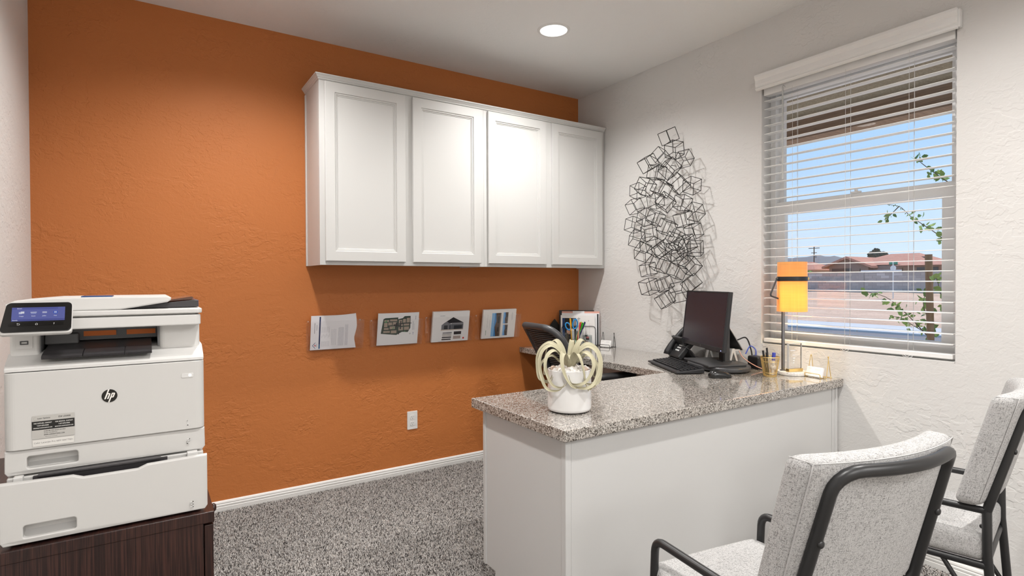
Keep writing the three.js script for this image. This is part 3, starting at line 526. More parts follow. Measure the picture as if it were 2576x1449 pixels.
  const st = canvasTex(1024, 560, (c, w, h) => {
    c.fillStyle = '#bdbab5'; c.fillRect(0, 0, w, h); c.strokeStyle = '#a9a6a1'; c.lineWidth = 7; c.beginPath(); c.arc(76, 66, 34, 0.6, 5.6); c.stroke(); c.fillStyle = '#9b9893'; c.fillRect(40, 112, 160, 8);
    c.fillStyle = '#2a2826'; c.font = 'bold 46px sans-serif'; c.fillText('Laser Options', 128, 84); c.font = 'bold 54px sans-serif'; c.fillText('ID# LO5908', 630, 84);
    c.fillStyle = '#161514'; c.fillRect(0, 134, w, 214); c.fillStyle = '#f0eeea'; c.font = 'bold 40px sans-serif'; c.textAlign = 'center'; c.fillText('FOR SUPPLIES, CONTACT', 258, 198, 430); c.fillText('1-877-876-5500', 258, 256, 330); c.fillText('FOR SERVICE, CONTACT', 768, 198, 430); c.fillText('1-877-876-5506', 768, 256, 330); c.font = 'bold 32px sans-serif'; c.fillText('ORDERS@FLEXINFOGROUP.COM', 258, 312, 450); c.fillText('SERVICE@FLEXINFOGROUP.COM', 768, 312, 450);
    c.textAlign = 'left'; c.fillStyle = '#1e1c1b'; c.font = 'bold 40px sans-serif'; c.fillText('SCAN ME FOR QUICK ACCESS!', 280, 398, 520); c.font = 'bold 26px sans-serif'; c.fillText('OR VISIT OUR WEBSITE AT', 280, 438, 340); c.font = 'bold 44px sans-serif'; c.fillText('WWW.LASEROPTIONS.COM', 280, 492, 500); c.fillStyle = '#4a4744'; c.font = '24px sans-serif'; c.fillText('Please do not remove label', 310, 534, 440);
  });
  mesh('service_sticker', new THREE.PlaneGeometry(0.0815, 0.0555).translate(-0.1160, 0.2615, 0.0012), mat('sticker', lin(1, 1, 1), 0.35, { map: st }), t, 'grey service sticker with a black band');
  const ml = canvasTex(1024, 220, (c, w, h) => { c.fillStyle = '#dedbd6'; c.fillRect(0, 0, w, h); c.strokeStyle = '#b9b6b1'; c.lineWidth = 6; c.strokeRect(6, 6, w - 12, h - 12); c.fillStyle = '#4b4845'; c.font = '66px sans-serif'; c.fillText('Color LaserJet Pro MFP M477fdn', 34, 130, 950); });
  mesh('model_sticker', new THREE.PlaneGeometry(0.0800, 0.0170).translate(-0.1160, 0.2235, 0.0012), mat('modelSticker', lin(1, 1, 1), 0.4, { map: ml }), t);
  const digit = (s, x, y, z, hgt) => { // raised figures built from bars
    const q = 0.0022, w = hgt * 0.55, S = { 1: [[w / 2 - q / 2, w / 2 + q / 2, 0, hgt], [w * 0.1, w / 2, hgt - q * 1.6, hgt - q * 0.4], [w * 0.1, w * 0.9, 0, q]], 2: [[0, w, hgt - q, hgt], [w - q, w, hgt / 2, hgt], [0, w, hgt / 2 - q / 2, hgt / 2 + q / 2], [0, q, 0, hgt / 2], [0, w, 0, q]], 3: [[0, w, hgt - q, hgt], [w - q, w, 0, hgt], [q, w, hgt / 2 - q / 2, hgt / 2 + q / 2], [0, w, 0, q]] }[s];
    mesh('tray_number', S.map(([a, b, c, d]) => box(x + a, x + b, y + c, y + d, z - 0.001, z + 0.0007)), PL, t);
  };
  digit(1, 0.164, 0.2215, 0.0, 0.015); digit(2, 0.166, 0.172, 0.0, 0.013); digit(3, 0.168, 0.018, 0.062, 0.015);
}

// ================================================================ CLEAR WALL POCKETS WITH SHEETS
const scribble = (c, x, y, w, h, n, col, r) => { c.fillStyle = col; for (let i = 0; i < n; i++) { let k = 0; while (k < w) { const l = 3 + r() * 9; if (k + l < w) c.fillRect(x + k, y + i * h / n, l, Math.max(1, h / n * 0.38)); k += l + 3; } } };
const prints = [
  (c, w, h) => { // a form, turned on its side: house emblem, dark title bar, rows of fine print
    const r = rng(11); c.fillStyle = '#f3f2f6'; c.fillRect(0, 0, w, h); c.save(); c.translate(0, h); c.rotate(-Math.PI / 2);  // x now runs up the sheet, y to the right
    c.strokeStyle = '#34507a'; c.lineWidth = 9; c.beginPath(); c.moveTo(30, 92); c.lineTo(88, 40); c.lineTo(146, 92); c.stroke(); c.fillStyle = '#b8323a'; c.fillRect(70, 72, 34, 34); c.strokeStyle = '#f3f2f6'; c.lineWidth = 4; c.strokeRect(70, 72, 17, 17); c.strokeRect(87, 89, 17, 17); scribble(c, 52, 116, 76, 14, 1, '#34507a', r);
    scribble(c, 330, 66, 210, 24, 1, '#5a5a66', r); scribble(c, 390, 106, 110, 18, 1, '#5a5a66', r); c.fillStyle = '#1d2f5c'; c.fillRect(20, 152, h - 40, 26); c.fillStyle = '#2b6a96'; c.fillRect(20, 152, 90, 26);
    for (let k = 0; k < 8; k++) { scribble(c, 60, 204 + k * 20, 110, 8, 1, '#8b8b98', r); scribble(c, 230 + (k % 3) * 20, 204 + k * 20, 60, 8, 1, '#8b8b98', r); scribble(c, 340, 204 + k * 20, 120, 8, 1, '#9a9aa6', r); } for (let k = 0; k < 4; k++) scribble(c, 80, 390 + k * 26, 330, 9, 1, '#7a7a88', r); scribble(c, 60, 520, 380, 110, 9, '#a2a2ae', r); scribble(c, 60, 650, 430, 60, 5, '#a2a2ae', r); c.restore();
  },
  (c, w, h) => { // street plan of a neighbourhood
    const r = rng(12); c.fillStyle = '#f1f1f3'; c.fillRect(0, 0, w, h); c.fillStyle = '#3d4b44'; c.beginPath(); [[70, 430], [110, 120], [150, 100], [420, 92], [420, 130], [520, 110], [560, 70], [690, 70], [700, 330], [650, 420], [520, 410], [400, 470]].forEach(([x, y], i) => i ? c.lineTo(x, y) : c.moveTo(x, y)); c.fill();
    for (const [x, y, a, b] of [[130, 140, 100, 40], [250, 130, 150, 40], [130, 200, 70, 90], [215, 195, 80, 60], [310, 190, 90, 70], [130, 310, 100, 40], [250, 280, 110, 60], [120, 375, 140, 40], [280, 370, 120, 60], [440, 150, 70, 70], [530, 130, 60, 80], [610, 110, 70, 100], [440, 240, 90, 40], [550, 235, 120, 40], [440, 305, 100, 70], [560, 300, 110, 70]]) { c.fillStyle = '#b5a596'; c.fillRect(x, y, a, b); c.fillStyle = '#8d8076'; for (let k = 12; k < a; k += 14) c.fillRect(x + k, y, 2, b); c.fillRect(x, y + b / 2, a, 3); }
    c.fillStyle = '#5da06a'; for (const [x, y, s] of [[130, 140, 54], [300, 290, 40], [560, 380, 30]]) { c.beginPath(); c.moveTo(x, y + s); c.lineTo(x + s, y); c.lineTo(x + s, y + s); c.fill(); }
    c.fillStyle = '#26262c'; for (const [x, y, a, b] of [[330, 240, 60, 26], [380, 200, 26, 90], [410, 250, 70, 26], [470, 170, 22, 180], [490, 220, 230, 14], [440, 400, 18, 60]]) c.fillRect(x, y, a, b);
    c.save(); c.translate(756, 380); c.rotate(-Math.PI / 2); scribble(c, 0, 0, 190, 20, 1, '#2a3550', r); scribble(c, 0, 30, 150, 14, 2, '#9a9aa4', r); c.restore(); c.save(); c.translate(806, 150); c.rotate(-Math.PI / 2); scribble(c, 0, 0, 80, 20, 1, '#34466e', r); c.restore();
    c.strokeStyle = '#444'; c.lineWidth = 3; c.beginPath(); c.moveTo(700, 430); c.lineTo(700, 480); c.moveTo(675, 455); c.lineTo(725, 455); c.stroke(); c.fillStyle = '#1f3f88'; c.beginPath(); c.arc(770, 440, 9, 0, 7); c.arc(770, 470, 7, 0, 7); c.fill();
  },
  (c, w, h) => { // front view of a house with paint samples
    const r = rng(13); c.fillStyle = '#f2f1f1'; c.fillRect(0, 0, w, h); scribble(c, 170, 90, 110, 22, 1, '#3a4668', r); c.fillStyle = '#2c2a2f'; c.beginPath(); c.moveTo(250, 270); c.lineTo(480, 130); c.lineTo(740, 260); c.fill(); c.fillStyle = '#7f8087'; c.beginPath(); c.moveTo(210, 300); c.lineTo(330, 225); c.lineTo(450, 290); c.lineTo(450, 420); c.lineTo(210, 420); c.fill(); c.fillStyle = '#9a9a9f'; c.fillRect(450, 260, 290, 30); c.fillStyle = '#6d6e74'; c.fillRect(450, 290, 290, 130); c.fillStyle = '#2d3138'; c.fillRect(510, 320, 200, 100); c.fillRect(270, 310, 90, 90); c.fillStyle = '#4c5058'; c.fillRect(395, 310, 40, 110); c.fillStyle = '#c9b9ac'; c.fillRect(200, 405, 540, 18);
    [['#8a8b90', 470, 220], ['#b9b6b4', 505, 215], ['#c7c1bd', 540, 215], ['#2f2e33', 575, 210], ['#1f1e22', 620, 205]].forEach(([f, y, x]) => { c.fillStyle = f; c.fillRect(x + 30, y, 220, 26); }); c.fillStyle = '#3a3436'; c.fillRect(520, 460, 180, 70); c.fillStyle = '#b5a6a0'; c.fillRect(510, 560, 180, 70); c.fillStyle = '#d2382f'; c.fillRect(744, 600, 38, 40); scribble(c, 160, 668, 160, 18, 2, '#8a8a90', r);
  },
  (c, w, h) => { // brochure with three photographs of houses
    const r = rng(14); c.fillStyle = '#f4f1ef'; c.fillRect(0, 0, w, h);
    const photo = (x, y, a, b) => { c.fillStyle = '#4b8fd0'; c.fillRect(x, y, a, b); c.fillStyle = '#8fc2ee'; c.fillRect(x, y, a * 0.3, b); c.fillStyle = '#5c4a42'; c.beginPath(); c.moveTo(x + a, y); c.lineTo(x + a, y + b); c.lineTo(x + a * 0.5, y + b); c.lineTo(x + a * 0.36, y + b * 0.6); c.lineTo(x + a * 0.5, y + b * 0.35); c.lineTo(x + a * 0.42, y); c.fill(); c.fillStyle = '#2d2a2c'; c.fillRect(x + a * 0.62, y + b * 0.14, a * 0.2, b * 0.3); c.fillRect(x + a * 0.66, y + b * 0.6, a * 0.14, b * 0.2); c.fillStyle = '#a0978f'; c.fillRect(x + a * 0.9, y, a * 0.1, b); };
    photo(230, 80, 250, 560); photo(530, 70, 140, 270); photo(540, 370, 140, 260); c.save(); c.translate(90, 600); c.rotate(-Math.PI / 2); scribble(c, 0, 0, 120, 34, 1, '#4d7a5a', r); scribble(c, 160, 30, 330, 12, 1, '#9a9a9a', r); scribble(c, 160, 90, 300, 12, 1, '#9a9a9a', r); c.restore(); c.save(); c.translate(760, 260); c.rotate(-Math.PI / 2); scribble(c, 0, 0, 180, 40, 3, '#b0b0b6', r); c.restore();
  },
];
const pocketLabels = ['clear acrylic wall pocket holding the curled form', 'clear acrylic wall pocket holding the street plan', 'clear acrylic wall pocket holding the house elevation sheet', 'clear acrylic wall pocket holding the photo brochure, nearest the desk'];
const sheetLabels = ['white form with a dark blue title bar, curled at one corner', 'printed street plan sheet with green and tan lots', 'stack of sheets printed with a grey house and paint samples', 'brochure stack printed with three house photographs'];
[[-2.124, -1.786, 0.862, 1.044, -1.969, 0.003], [-1.733, -1.385, 0.862, 1.034, -1.555, 0.004], [-1.348, -1.000, 0.862, 1.038, -1.173, 0.016], [-0.962, -0.600, 0.863, 1.038, -0.782, 0.014]].forEach(([x0, x1, y0, y1, cx, thick], i) => {
  const lean = 0.19, w = x1 - x0, h = y1 - y0, p = thing('wall_pocket', pocketLabels[i], 'wall pocket', [x0, y0, 0.002], 0, 'clear wall pockets on the orange wall');
  mesh('back_plate', box(0, w, 0, h, 0, 0.0025, 0.0008), M.acrylic, p);
  mesh('front_plate', box(0, w, 0, h * 1.0, 0, 0.0025, 0.0008).rotateX(lean).translate(0, 0, 0.026), M.acrylic, p);
  mesh('pocket_floor', box(0, w, 0, 0.0025, 0.002, 0.028), M.acrylic, p);
  for (const x of [0, w - 0.0025]) mesh('side_plate', prism([[0.002, 0], [0.027, 0], [0.027 + Math.tan(lean) * h * 0.97, h * 0.97], [0.002, h * 0.97]].map(([z, y]) => [-z, y]), 0.0025).rotateY(Math.PI / 2).translate(x, 0, 0), M.acrylic, p);
  for (const x of [0.010, w - 0.010]) mesh('screw', new THREE.SphereGeometry(0.0038, 10, 8).scale(1, 1, 0.5).translate(x, h - 0.008, 0.004), M.silver, p);
  const s = thing(i ? 'sheet_stack' : 'paper_sheet', sheetLabels[i], 'paper', [cx, y0 + 0.004, 0.0245 - thick]); s.rotation.x = lean;
  const H = 0.212, Wd = 0.280, tx = canvasTex(880, 680, (c) => prints[i](c, 880, 680));
  const curl = (x, y) => (i === 0 ? 0.030 * Math.max(0, (x / Wd + y / H - 0.95)) ** 2 * 4 + 0.010 * Math.max(0, (x - 0.10) / 0.18) ** 2 * (1 - y / H) * 0 : i === 1 ? 0.004 * (2 * x / Wd) ** 2 : 0.003 * (2 * x / Wd) ** 2 * (y / H));
  const cut = (x, y) => i === 0 && x > 0.09 ? x - 0.016 * Math.max(0, 1 - Math.abs(y / H - 0.30) / 0.35) * ((x - 0.09) / 0.05) : x;
  const bodyG = (() => { const g = metreUV(new THREE.BoxGeometry(Wd, H, thick, 20, 12, 1).translate(0, H / 2, thick / 2)); const q = g.attributes.position; for (let k = 0; k < q.count; k++) { const x = q.getX(k), y = q.getY(k); q.setZ(k, q.getZ(k) - curl(x, y)); q.setX(k, cut(x, y)); } g.computeVertexNormals(); return g; })();
  mesh('paper_block', bodyG, M.paper, s);
  const pg = new THREE.PlaneGeometry(Wd - 0.001, H - 0.001, 20, 12).translate(0, H / 2, thick + 0.0004); { const q = pg.attributes.position; for (let k = 0; k < q.count; k++) { const x = q.getX(k), y = q.getY(k); q.setZ(k, q.getZ(k) - curl(x, y)); q.setX(k, cut(x, y)); } pg.computeVertexNormals(); }
  mesh('printed_face', pg, mat('print' + i, lin(1, 1, 1), 0.55, { map: tx }), s);
});

// ================================================================ WIRE CUBE SCULPTURE
{
  const P = [[2.213, 1.005], [2.098, 0.929], [2.112, 1.067], [2.041, 1.143], [2.065, 0.838], [2.0, 1.027], [1.995, 0.909], [1.892, 1.1], [1.868, 1.191], [1.88, 0.97], [1.908, 0.836], [1.893, 0.744], [1.804, 0.911], [1.788, 0.987], [1.766, 1.138], [1.702, 1.212], [1.793, 0.705], [1.708, 0.804], [1.692, 0.917], [1.667, 0.685], [1.663, 1.127], [1.619, 1.027], [1.597, 0.854], [1.566, 0.726], [1.581, 1.212], [1.543, 1.105], [1.485, 0.964], [1.501, 0.911], [1.476, 1.222], [1.472, 0.79], [1.426, 1.094], [1.387, 0.934], [1.352, 0.844], [1.371, 1.186], [1.334, 1.094], [1.237, 0.831], [1.255, 0.979], [1.26, 1.181], [1.203, 1.094], [1.152, 0.979], [1.529, 1.055], [1.462, 1.067], [1.506, 1.149]];
  const t = thing('wire_sculpture', 'black wire wall sculpture of many open cubes welded together', 'wall art', [0, 0, 0]), r = rng(424);
  const e = 0.0405, R = 0.0021, bars = []; for (const a of [-e, e]) for (const b of [-e, e]) bars.push(rod([-e, a, b], [e, a, b], R, 5), rod([a, -e, b], [a, e, b], R, 5), rod([a, b, -e], [a, b, e], R, 5));
  const cube = merge(bars);
  P.forEach(([y, z], i) => {
    const c = mesh('wire_cube', cube, M.wireBlack, t), edge = Math.hypot((y - 1.68) / 0.56, (z - 0.96) / 0.28);
    const s = 0.92 + r() * 0.18; c.scale.setScalar(s);
    c.position.set(-0.058 - 0.055 * Math.max(0, 1 - edge * edge) * r() - 0.02 * r() - 0.012, y, z);
    c.rotation.set(r() * 1.57, (r() - 0.5) * 1.0, (r() - 0.5) * 1.0);
  });
  for (const [y, z] of [[2.03, 1.0], [1.45, 1.13], [1.6, 0.78]]) mesh('wall_peg', rod([-0.0005, y, z], [-0.05, y, z], 0.002, 6), M.wireBlack, t);
}

// ================================================================ GUEST CHAIRS
function guestChair() {
  const t = thing('guest_chair', 'light grey tweed armchair with a black tube frame in front of the white desk panel', 'chair', [0, 0, 0], 0, 'guest chairs before the desk');
  const W = 0.195, HA = 0.583, HT = 0.908, WT = 0.181, HS = 0.416, RK = 0.087 / (HT - HA), FW = 0.418, R = 0.0125;
  // right is +x, forward is -z
  const bow = (x) => 0.040 * (1 - (x / WT) ** 2);              // the back bows away from the sitter in the middle
  const zb = (y) => (y > HA ? (y - HA) * RK : 0);
  { const line = []; const tp = (y) => W + (WT - W) * (y - HA) / (0.875 - HA); for (const y of [HA, 0.66, 0.74, 0.82, 0.875]) line.push(V3(-tp(y), y, zb(y))); for (let k = 1; k <= 5; k++) { const a = k / 5 * Math.PI / 2; line.push(V3(-WT + 0.05 * (1 - Math.cos(a)), 0.875 + 0.045 * Math.sin(a), zb(0.875 + 0.045 * Math.sin(a)) + bow(WT - 0.05 * (1 - Math.cos(a))))); }
    for (let k = 1; k < 8; k++) { const x = -WT + 0.05 + (2 * WT - 0.1) * k / 8; line.push(V3(x, 0.920, zb(0.92) + bow(x))); }
    const n = line.length; for (let k = 5; k >= 1; k--) { const a = k / 5 * Math.PI / 2; line.push(V3(WT - 0.05 * (1 - Math.cos(a)), 0.875 + 0.045 * Math.sin(a), zb(0.875 + 0.045 * Math.sin(a)) + bow(WT - 0.05 * (1 - Math.cos(a))))); }
    for (const y of [0.875, 0.82, 0.74, 0.66, HA]) line.push(V3(tp(y), y, zb(y)));
    mesh('back_frame', sweep(line, R, 12), M.blackTube, t); }
  for (const s of [-1, 1]) {
    mesh('rear_leg', sweep([V3(s * W, HA + 0.004, 0), V3(s * W, 0.45, 0.002), V3(s * W, 0.25, 0.018), V3(s * W, 0.004, 0.05)], R, 12), M.blackTube, t);
    mesh('arm', bentTube([[s * W, HA, 0.006], [s * W, HA, -FW], [s * W, 0.004, -FW - 0.03]], R * 0.88, 0.035, 12), M.blackTube, t);
    mesh('side_rail', rod([s * W, HS, 0], [s * W, HS, -FW - 0.005], R * 0.9, 10), M.blackTube, t);
    mesh('brace', rod([s * W, 0.20, 0.022], [s * W, HS, -0.11], R * 0.6, 8), M.blackTube, t);
    mesh('bolt', [new THREE.SphereGeometry(0.0085, 10, 8).scale(1, 1, 0.6).translate(s * (W - 0.010), 0.772, zb(0.772) + 0.012), new THREE.SphereGeometry(0.007, 10, 8).scale(0.6, 1, 1).translate(s * (W - 0.012), 0.53, -0.012)], M.blackTube, t);
  }
  mesh('cross_rail', rod([-W, HS, -0.004], [W, HS, -0.004], R * 0.9, 10), M.blackTube, t);
  mesh('cross_rail', rod([-W, HS, -FW + 0.01], [W, HS, -FW + 0.01], R * 0.9, 10), M.blackTube, t);
  mesh('seat', softBox(0.405, 0.085, 0.455, 0.026, 22, 8, 22, (v) => { v.y += 0.012 * (1 - (v.x / 0.2) ** 2) * (1 - (v.z / 0.23) ** 2) * (v.y > 0 ? 1 : 0); if (v.z < -0.1) v.x *= 1 - 0.22 * ((v.z + 0.1) / 0.13) ** 2 * 0.35; }).translate(0, HS + 0.050, -0.225), M.fabric, t);
  const cw = 0.452, ch = 0.345, cd = 0.068, cy = 0.768;
  const cushion = mesh('backrest', softBox(cw, ch, cd, 0.024, 34, 28, 10, (v) => { const y = v.y + cy; v.z += 0.040 * (1 - (v.x / 0.226) ** 2) + (y - HA) * RK - 0.0535; v.y = y; }), M.fabric, t);
  // stitched seams along the rear edges and the mitred corners
  { const zr = (x, y) => 0.040 * (1 - (x / 0.226) ** 2) + (y - HA) * RK - 0.0535 + cd / 2, hw = cw / 2 - 0.0072, top = cy + ch / 2 - 0.0072, bot = cy - ch / 2 + 0.02, line = [];
    for (let k = 0; k <= 10; k++) { const y = bot + (top - bot) * k / 10; line.push(V3(-hw, y, zr(hw, y) - 0.004)); } for (let k = 1; k < 16; k++) { const x = -hw + 2 * hw * k / 16; line.push(V3(x, top, zr(x, top) - 0.004)); } for (let k = 10; k >= 0; k--) { const y = bot + (top - bot) * k / 10; line.push(V3(hw, y, zr(hw, y) - 0.004)); }
    mesh('seam', [sweep(line, 0.0013, 6), ...[-1, 1].map((s) => rod([s * hw, top, zr(hw, top) - 0.006], [s * hw, top, zr(hw, top) - cd + 0.010], 0.0009, 5))], mat('seamThread', lin(0.5, 0.495, 0.49), 0.9), cushion); }
  return t;
}
{
  const a = guestChair(); a.position.set(-1.665, 0, 2.913); a.rotation.y = -0.156;
  const b = a.clone(); b.name = numbered('guest_chair'); scene.add(b); b.position.set(-0.637, 0, 2.851); b.rotation.y = 0.197;
  b.userData = { label: 'light grey tweed armchair with a black tube frame beside the window wall', category: 'chair', group: 'guest chairs before the desk' };
}

// ================================================================ THINGS ON THE DESK
const R2 = (th) => -th;   // desk things that face the sitter share the turn of the monitor
const TH = 0.476;         // angle of the monitor's width from the window wall
{ // potted air plant
  const t = thing('potted_air_plant', 'curly silver green air plant in a glossy white cylinder pot', 'plant', [-1.577, DT, 1.837]);
  mesh('pot', lathe([[0, 0.004], [0.076, 0.004], [0.080, 0.007], [0.0835, 0.016], [0.0835, 0.158], [0.0825, 0.160], [0.079, 0.160], [0.078, 0.158], [0.078, 0.130], [0, 0.130]], 64), M.potWhite, t);
  mesh('pot_foot', lathe([[0, 0], [0.066, 0], [0.070, 0.0045], [0, 0.0045]], 40), M.blackPlastic, t);
  const r = rng(31), pebs = []; // rough crystal pebbles
  const ico = [0, 1, 2].map((k) => { const g = new THREE.IcosahedronGeometry(1, 2), p = g.attributes.position, q = rng(90 + k), f = new Map(); for (let i = 0; i < p.count; i++) { const key = [p.getX(i), p.getY(i), p.getZ(i)].map((v) => v.toFixed(3)).join(); if (!f.has(key)) f.set(key, 0.78 + q() * 0.34); const s = f.get(key); p.setXYZ(i, p.getX(i) * s, p.getY(i) * s, p.getZ(i) * s); } g.computeVertexNormals(); return g; });
  for (let i = 0; i < 44; i++) { const a = i * 2.39996, q = 0.068 * Math.sqrt((i + 0.5) / 44), s = 0.010 + r() * 0.005, m = mesh('pebble', ico[i % 3], i % 4 === 1 ? M.pebblePeach : M.pebbleWhite, t); m.position.set(Math.cos(a) * q, 0.150 + 0.010 * (1 - q / 0.07) + r() * 0.008, Math.sin(a) * q); m.scale.setScalar(s); m.rotation.set(r() * 6, r() * 6, r() * 6); }
  // leaves: ribbons that rise from the heart, arch outwards and curl under
  function leaf(az, reach, top, low, tuck, w0, swirl, end) {
    const P = [[0.008, 0.150], [0.022, 0.176], [0.040, top * 0.90], [reach * 0.60, top], [reach * 0.86, top * 0.94], [reach, top * 0.62 + low * 0.38], [reach, top * 0.28 + low * 0.72], [reach * 0.96, low], [Math.max(0.093, reach * 0.9), low - 0.007], [0.0935, low - 0.002], [0.094, low + 0.018], [0.097, low + 0.040]].slice(0, end);
    const ctrl = P.map(([q, y], i) => { const a = swirl * [0, 0, 0, 0, 0.03, 0.10, 0.22, 0.42, 0.65, 0.85, 1.0, 1.06][i]; return V3(q * Math.cos(a), y, q * Math.sin(a)); });
    const c = new THREE.CatmullRomCurve3(ctrl, false, 'centripetal'), N = 50, pos = [], idx = [], uv = [];
    for (let i = 0; i <= N; i++) {
      const s = i / N, p = c.getPoint(s), tg = c.getTangent(s), az2 = Math.atan2(p.z, p.x), side = V3(-Math.sin(az2), 0, Math.cos(az2)); side.addScaledVector(tg, -side.dot(tg)).normalize(); const nn = V3().crossVectors(side, tg).normalize(), w = w0 * 1.08 * (1.25 - 0.55 * sstep(0, 0.5, s)) * Math.pow(1 - s, 0.55) * sstep(-0.15, 0.12, s) + 0.0010, trough = w * 0.38;
      const tw = swirl * s * 1.5, sd = side.clone().applyAxisAngle(tg, tw); nn.applyAxisAngle(tg, tw);
      for (let k = 0; k < 5; k++) { const a = (k - 2) / 2, q = p.clone().addScaledVector(sd, a * w).addScaledVector(nn, trough * a * a); pos.push(q.x, q.y, q.z); uv.push(k / 4, s); }
      for (let k = 4; k >= 0; k--) { const a = (k - 2) / 2, q = p.clone().addScaledVector(sd, a * w).addScaledVector(nn, trough * a * a - 0.0009); pos.push(q.x, q.y, q.z); uv.push(k / 4, s); }
      if (i) for (let k = 0; k < 10; k++) { const a = (i - 1) * 10 + k, b = (i - 1) * 10 + (k + 1) % 10; idx.push(a, b, a + 10, b, b + 10, a + 10); }
    }
    const g = new THREE.BufferGeometry(); g.setAttribute('position', new THREE.Float32BufferAttribute(pos, 3)); g.setAttribute('uv', new THREE.Float32BufferAttribute(uv, 2)); g.setIndex(idx); g.computeVertexNormals();
    const m = mesh('leaf', g, M.airLeaf, t); m.rotation.y = az; return m;
  }
  // az 0 points to +x; the camera lies towards azimuth (-x, +z)
  const cam = Math.atan2(-(3.5211 - 1.837), -2.9331 + 1.577);   // rotation.y that turns +x towards the camera
  const L = [ // [azimuth, positive to the left seen from the front; reach, top, low, tuck, half width, swirl, points used]
    [-0.35, 0.104, 0.226, 0.112, 0, 0.0120, -1.0, 11], [0.42, 0.102, 0.224, 0.098, 0, 0.0130, -0.75, 11], [-1.30, 0.120, 0.248, 0.098, 0, 0.0110, -1.1, 11], [1.35, 0.121, 0.246, 0.110, 0, 0.0110, 1.3, 12],
    [-0.95, 0.117, 0.232, 0.112, 0, 0.0100, -0.9, 11], [1.00, 0.116, 0.226, 0.124, 0, 0.0105, 1.1, 12], [-1.75, 0.122, 0.256, 0.128, 0, 0.0105, -1.0, 11], [1.80, 0.120, 0.252, 0.118, 0, 0.0105, 1.2, 11], [2.30, 0.105, 0.264, 0.150, 0, 0.0130, 0.6, 9], [-2.25, 0.110, 0.262, 0.140, 0, 0.0120, -0.7, 10],
    [1.55, 0.108, 0.210, 0.106, 0, 0.0085, 0.9, 12], [-1.50, 0.108, 0.208, 0.122, 0, 0.0085, -0.8, 11], [2.05, 0.108, 0.218, 0.138, 0, 0.0085, 0.8, 11], [2.95, 0.090, 0.262, 0.16, 0, 0.0130, 0.3, 8], [0.02, 0.060, 0.216, 0.180, 0, 0.0110, 0.2, 5]];
  for (const [a, ...q] of L) leaf(cam + a, ...q);
  mesh('plant_heart', lathe([[0, 0.142], [0.012, 0.146], [0.018, 0.160], [0.018, 0.176], [0.012, 0.196], [0.004, 0.206], [0, 0.207]], 9), mat('heartLeaf', lin(0.33, 0.34, 0.20), 0.7), t, 'darker green centre');
}
// ---------------------------------------------------------------- computer
const deskTurn = (x, z, th = TH) => [x, z, -th];
// local frame of screen things: +x runs along the screen from its far to its near end, -z is the way the screen faces... built facing -x world when th = 0
function facing(name, label, category, x, y, z, th) { const t = thing(name, label, category, [x, y, z]); t.rotation.y = -Math.PI / 2 - th; return t; }   // local +z faces the sitter, local +x runs towards the room
{
  const base = [-0.2266, 1.447];
  const t = facing('turntable_stand', 'black oval swivel stand under the computer monitor', 'stand', -0.222, DT, 1.490, TH);
  const oval = (a, b, y0, y1, bev) => { const s = new THREE.Shape(); s.absellipse(0, 0, a, b, 0, Math.PI * 2); const g = new THREE.ExtrudeGeometry(s, { depth: y1 - y0 - 2 * bev, bevelEnabled: true, bevelThickness: bev, bevelSize: bev, bevelOffset: -bev, bevelSegments: 3, curveSegments: 40 }); return g.rotateX(-Math.PI / 2).translate(0, y0 + bev, 0); };
  mesh('swivel_plate', oval(0.232, 0.150, 0.008, 0.030, 0.007), M.greyPlastic, t); mesh('swivel_base', oval(0.205, 0.130, 0.0, 0.010, 0.002), M.blackPlastic, t);
  const m = facing('computer_monitor', 'black flat panel monitor switched off on a flat square foot', 'monitor', base[0], DT + 0.030, base[1], TH);
  mesh('foot', prism([[-0.155, -0.105], [0.155, -0.105], [0.162, 0.112], [-0.162, 0.112]].map(([x, y]) => [x + 0.045, -y]), 0.010, 0.003).rotateX(-Math.PI / 2), M.greyPlastic, m);
  mesh('neck', [box(0.014, 0.076, 0.008, 0.30, -0.075, -0.038, 0.006), box(0.009, 0.081, 0.009, 0.014, -0.085, -0.030, 0.002)], M.blackPlastic, m);
  mesh('neck_trim', box(0.0762, 0.0805, 0.012, 0.29, -0.070, -0.043, 0.001), M.greyPlastic, m);
  const hd = new THREE.Group(); hd.name = 'display'; hd.position.set(0.018, 0.246, 0.052); hd.rotation.x = -0.111; m.add(hd);
  const W = 0.265, H = 0.160;
  mesh('display_case', [box(-W, W, -H, H, -0.022, 0, 0.003), box(-0.16, 0.16, -0.10, 0.09, -0.045, -0.02, 0.010), box(-0.05, 0.05, -0.05, 0.05, -0.085, -0.04, 0.004)], M.blackPlastic, hd);
  mesh('bezel', prism(rect(-W, W, -H, H), 0.0035, 0.001, [rect(-W + 0.007, W - 0.007, -H + 0.022, H - 0.007)]), M.blackPlastic, hd);
  mesh('screen_glass', box(-W + 0.006, W - 0.006, -H + 0.021, H - 0.006, -0.001, 0.0012), M.screenOff, hd, 'dark switched off panel');
  mesh('maker_badge', new THREE.CylinderGeometry(0.006, 0.006, 0.0008, 20).rotateX(Math.PI / 2).translate(0, -H + 0.011, 0.0036), M.greyPlastic, hd);
  mesh('lower_tab', box(0.05, 0.19, -H - 0.005, -H + 0.002, -0.018, -0.002, 0.001), M.blackPlastic, hd);
  mesh('power_led', new THREE.SphereGeometry(0.0022, 8, 6).translate(W - 0.018, -H + 0.008, 0.0035), mat('blueLed', lin(0.2, 0.2, 0.9), 0.4, { emissive: lin(0.25, 0.3, 1), emissiveIntensity: 4 }), hd);
}
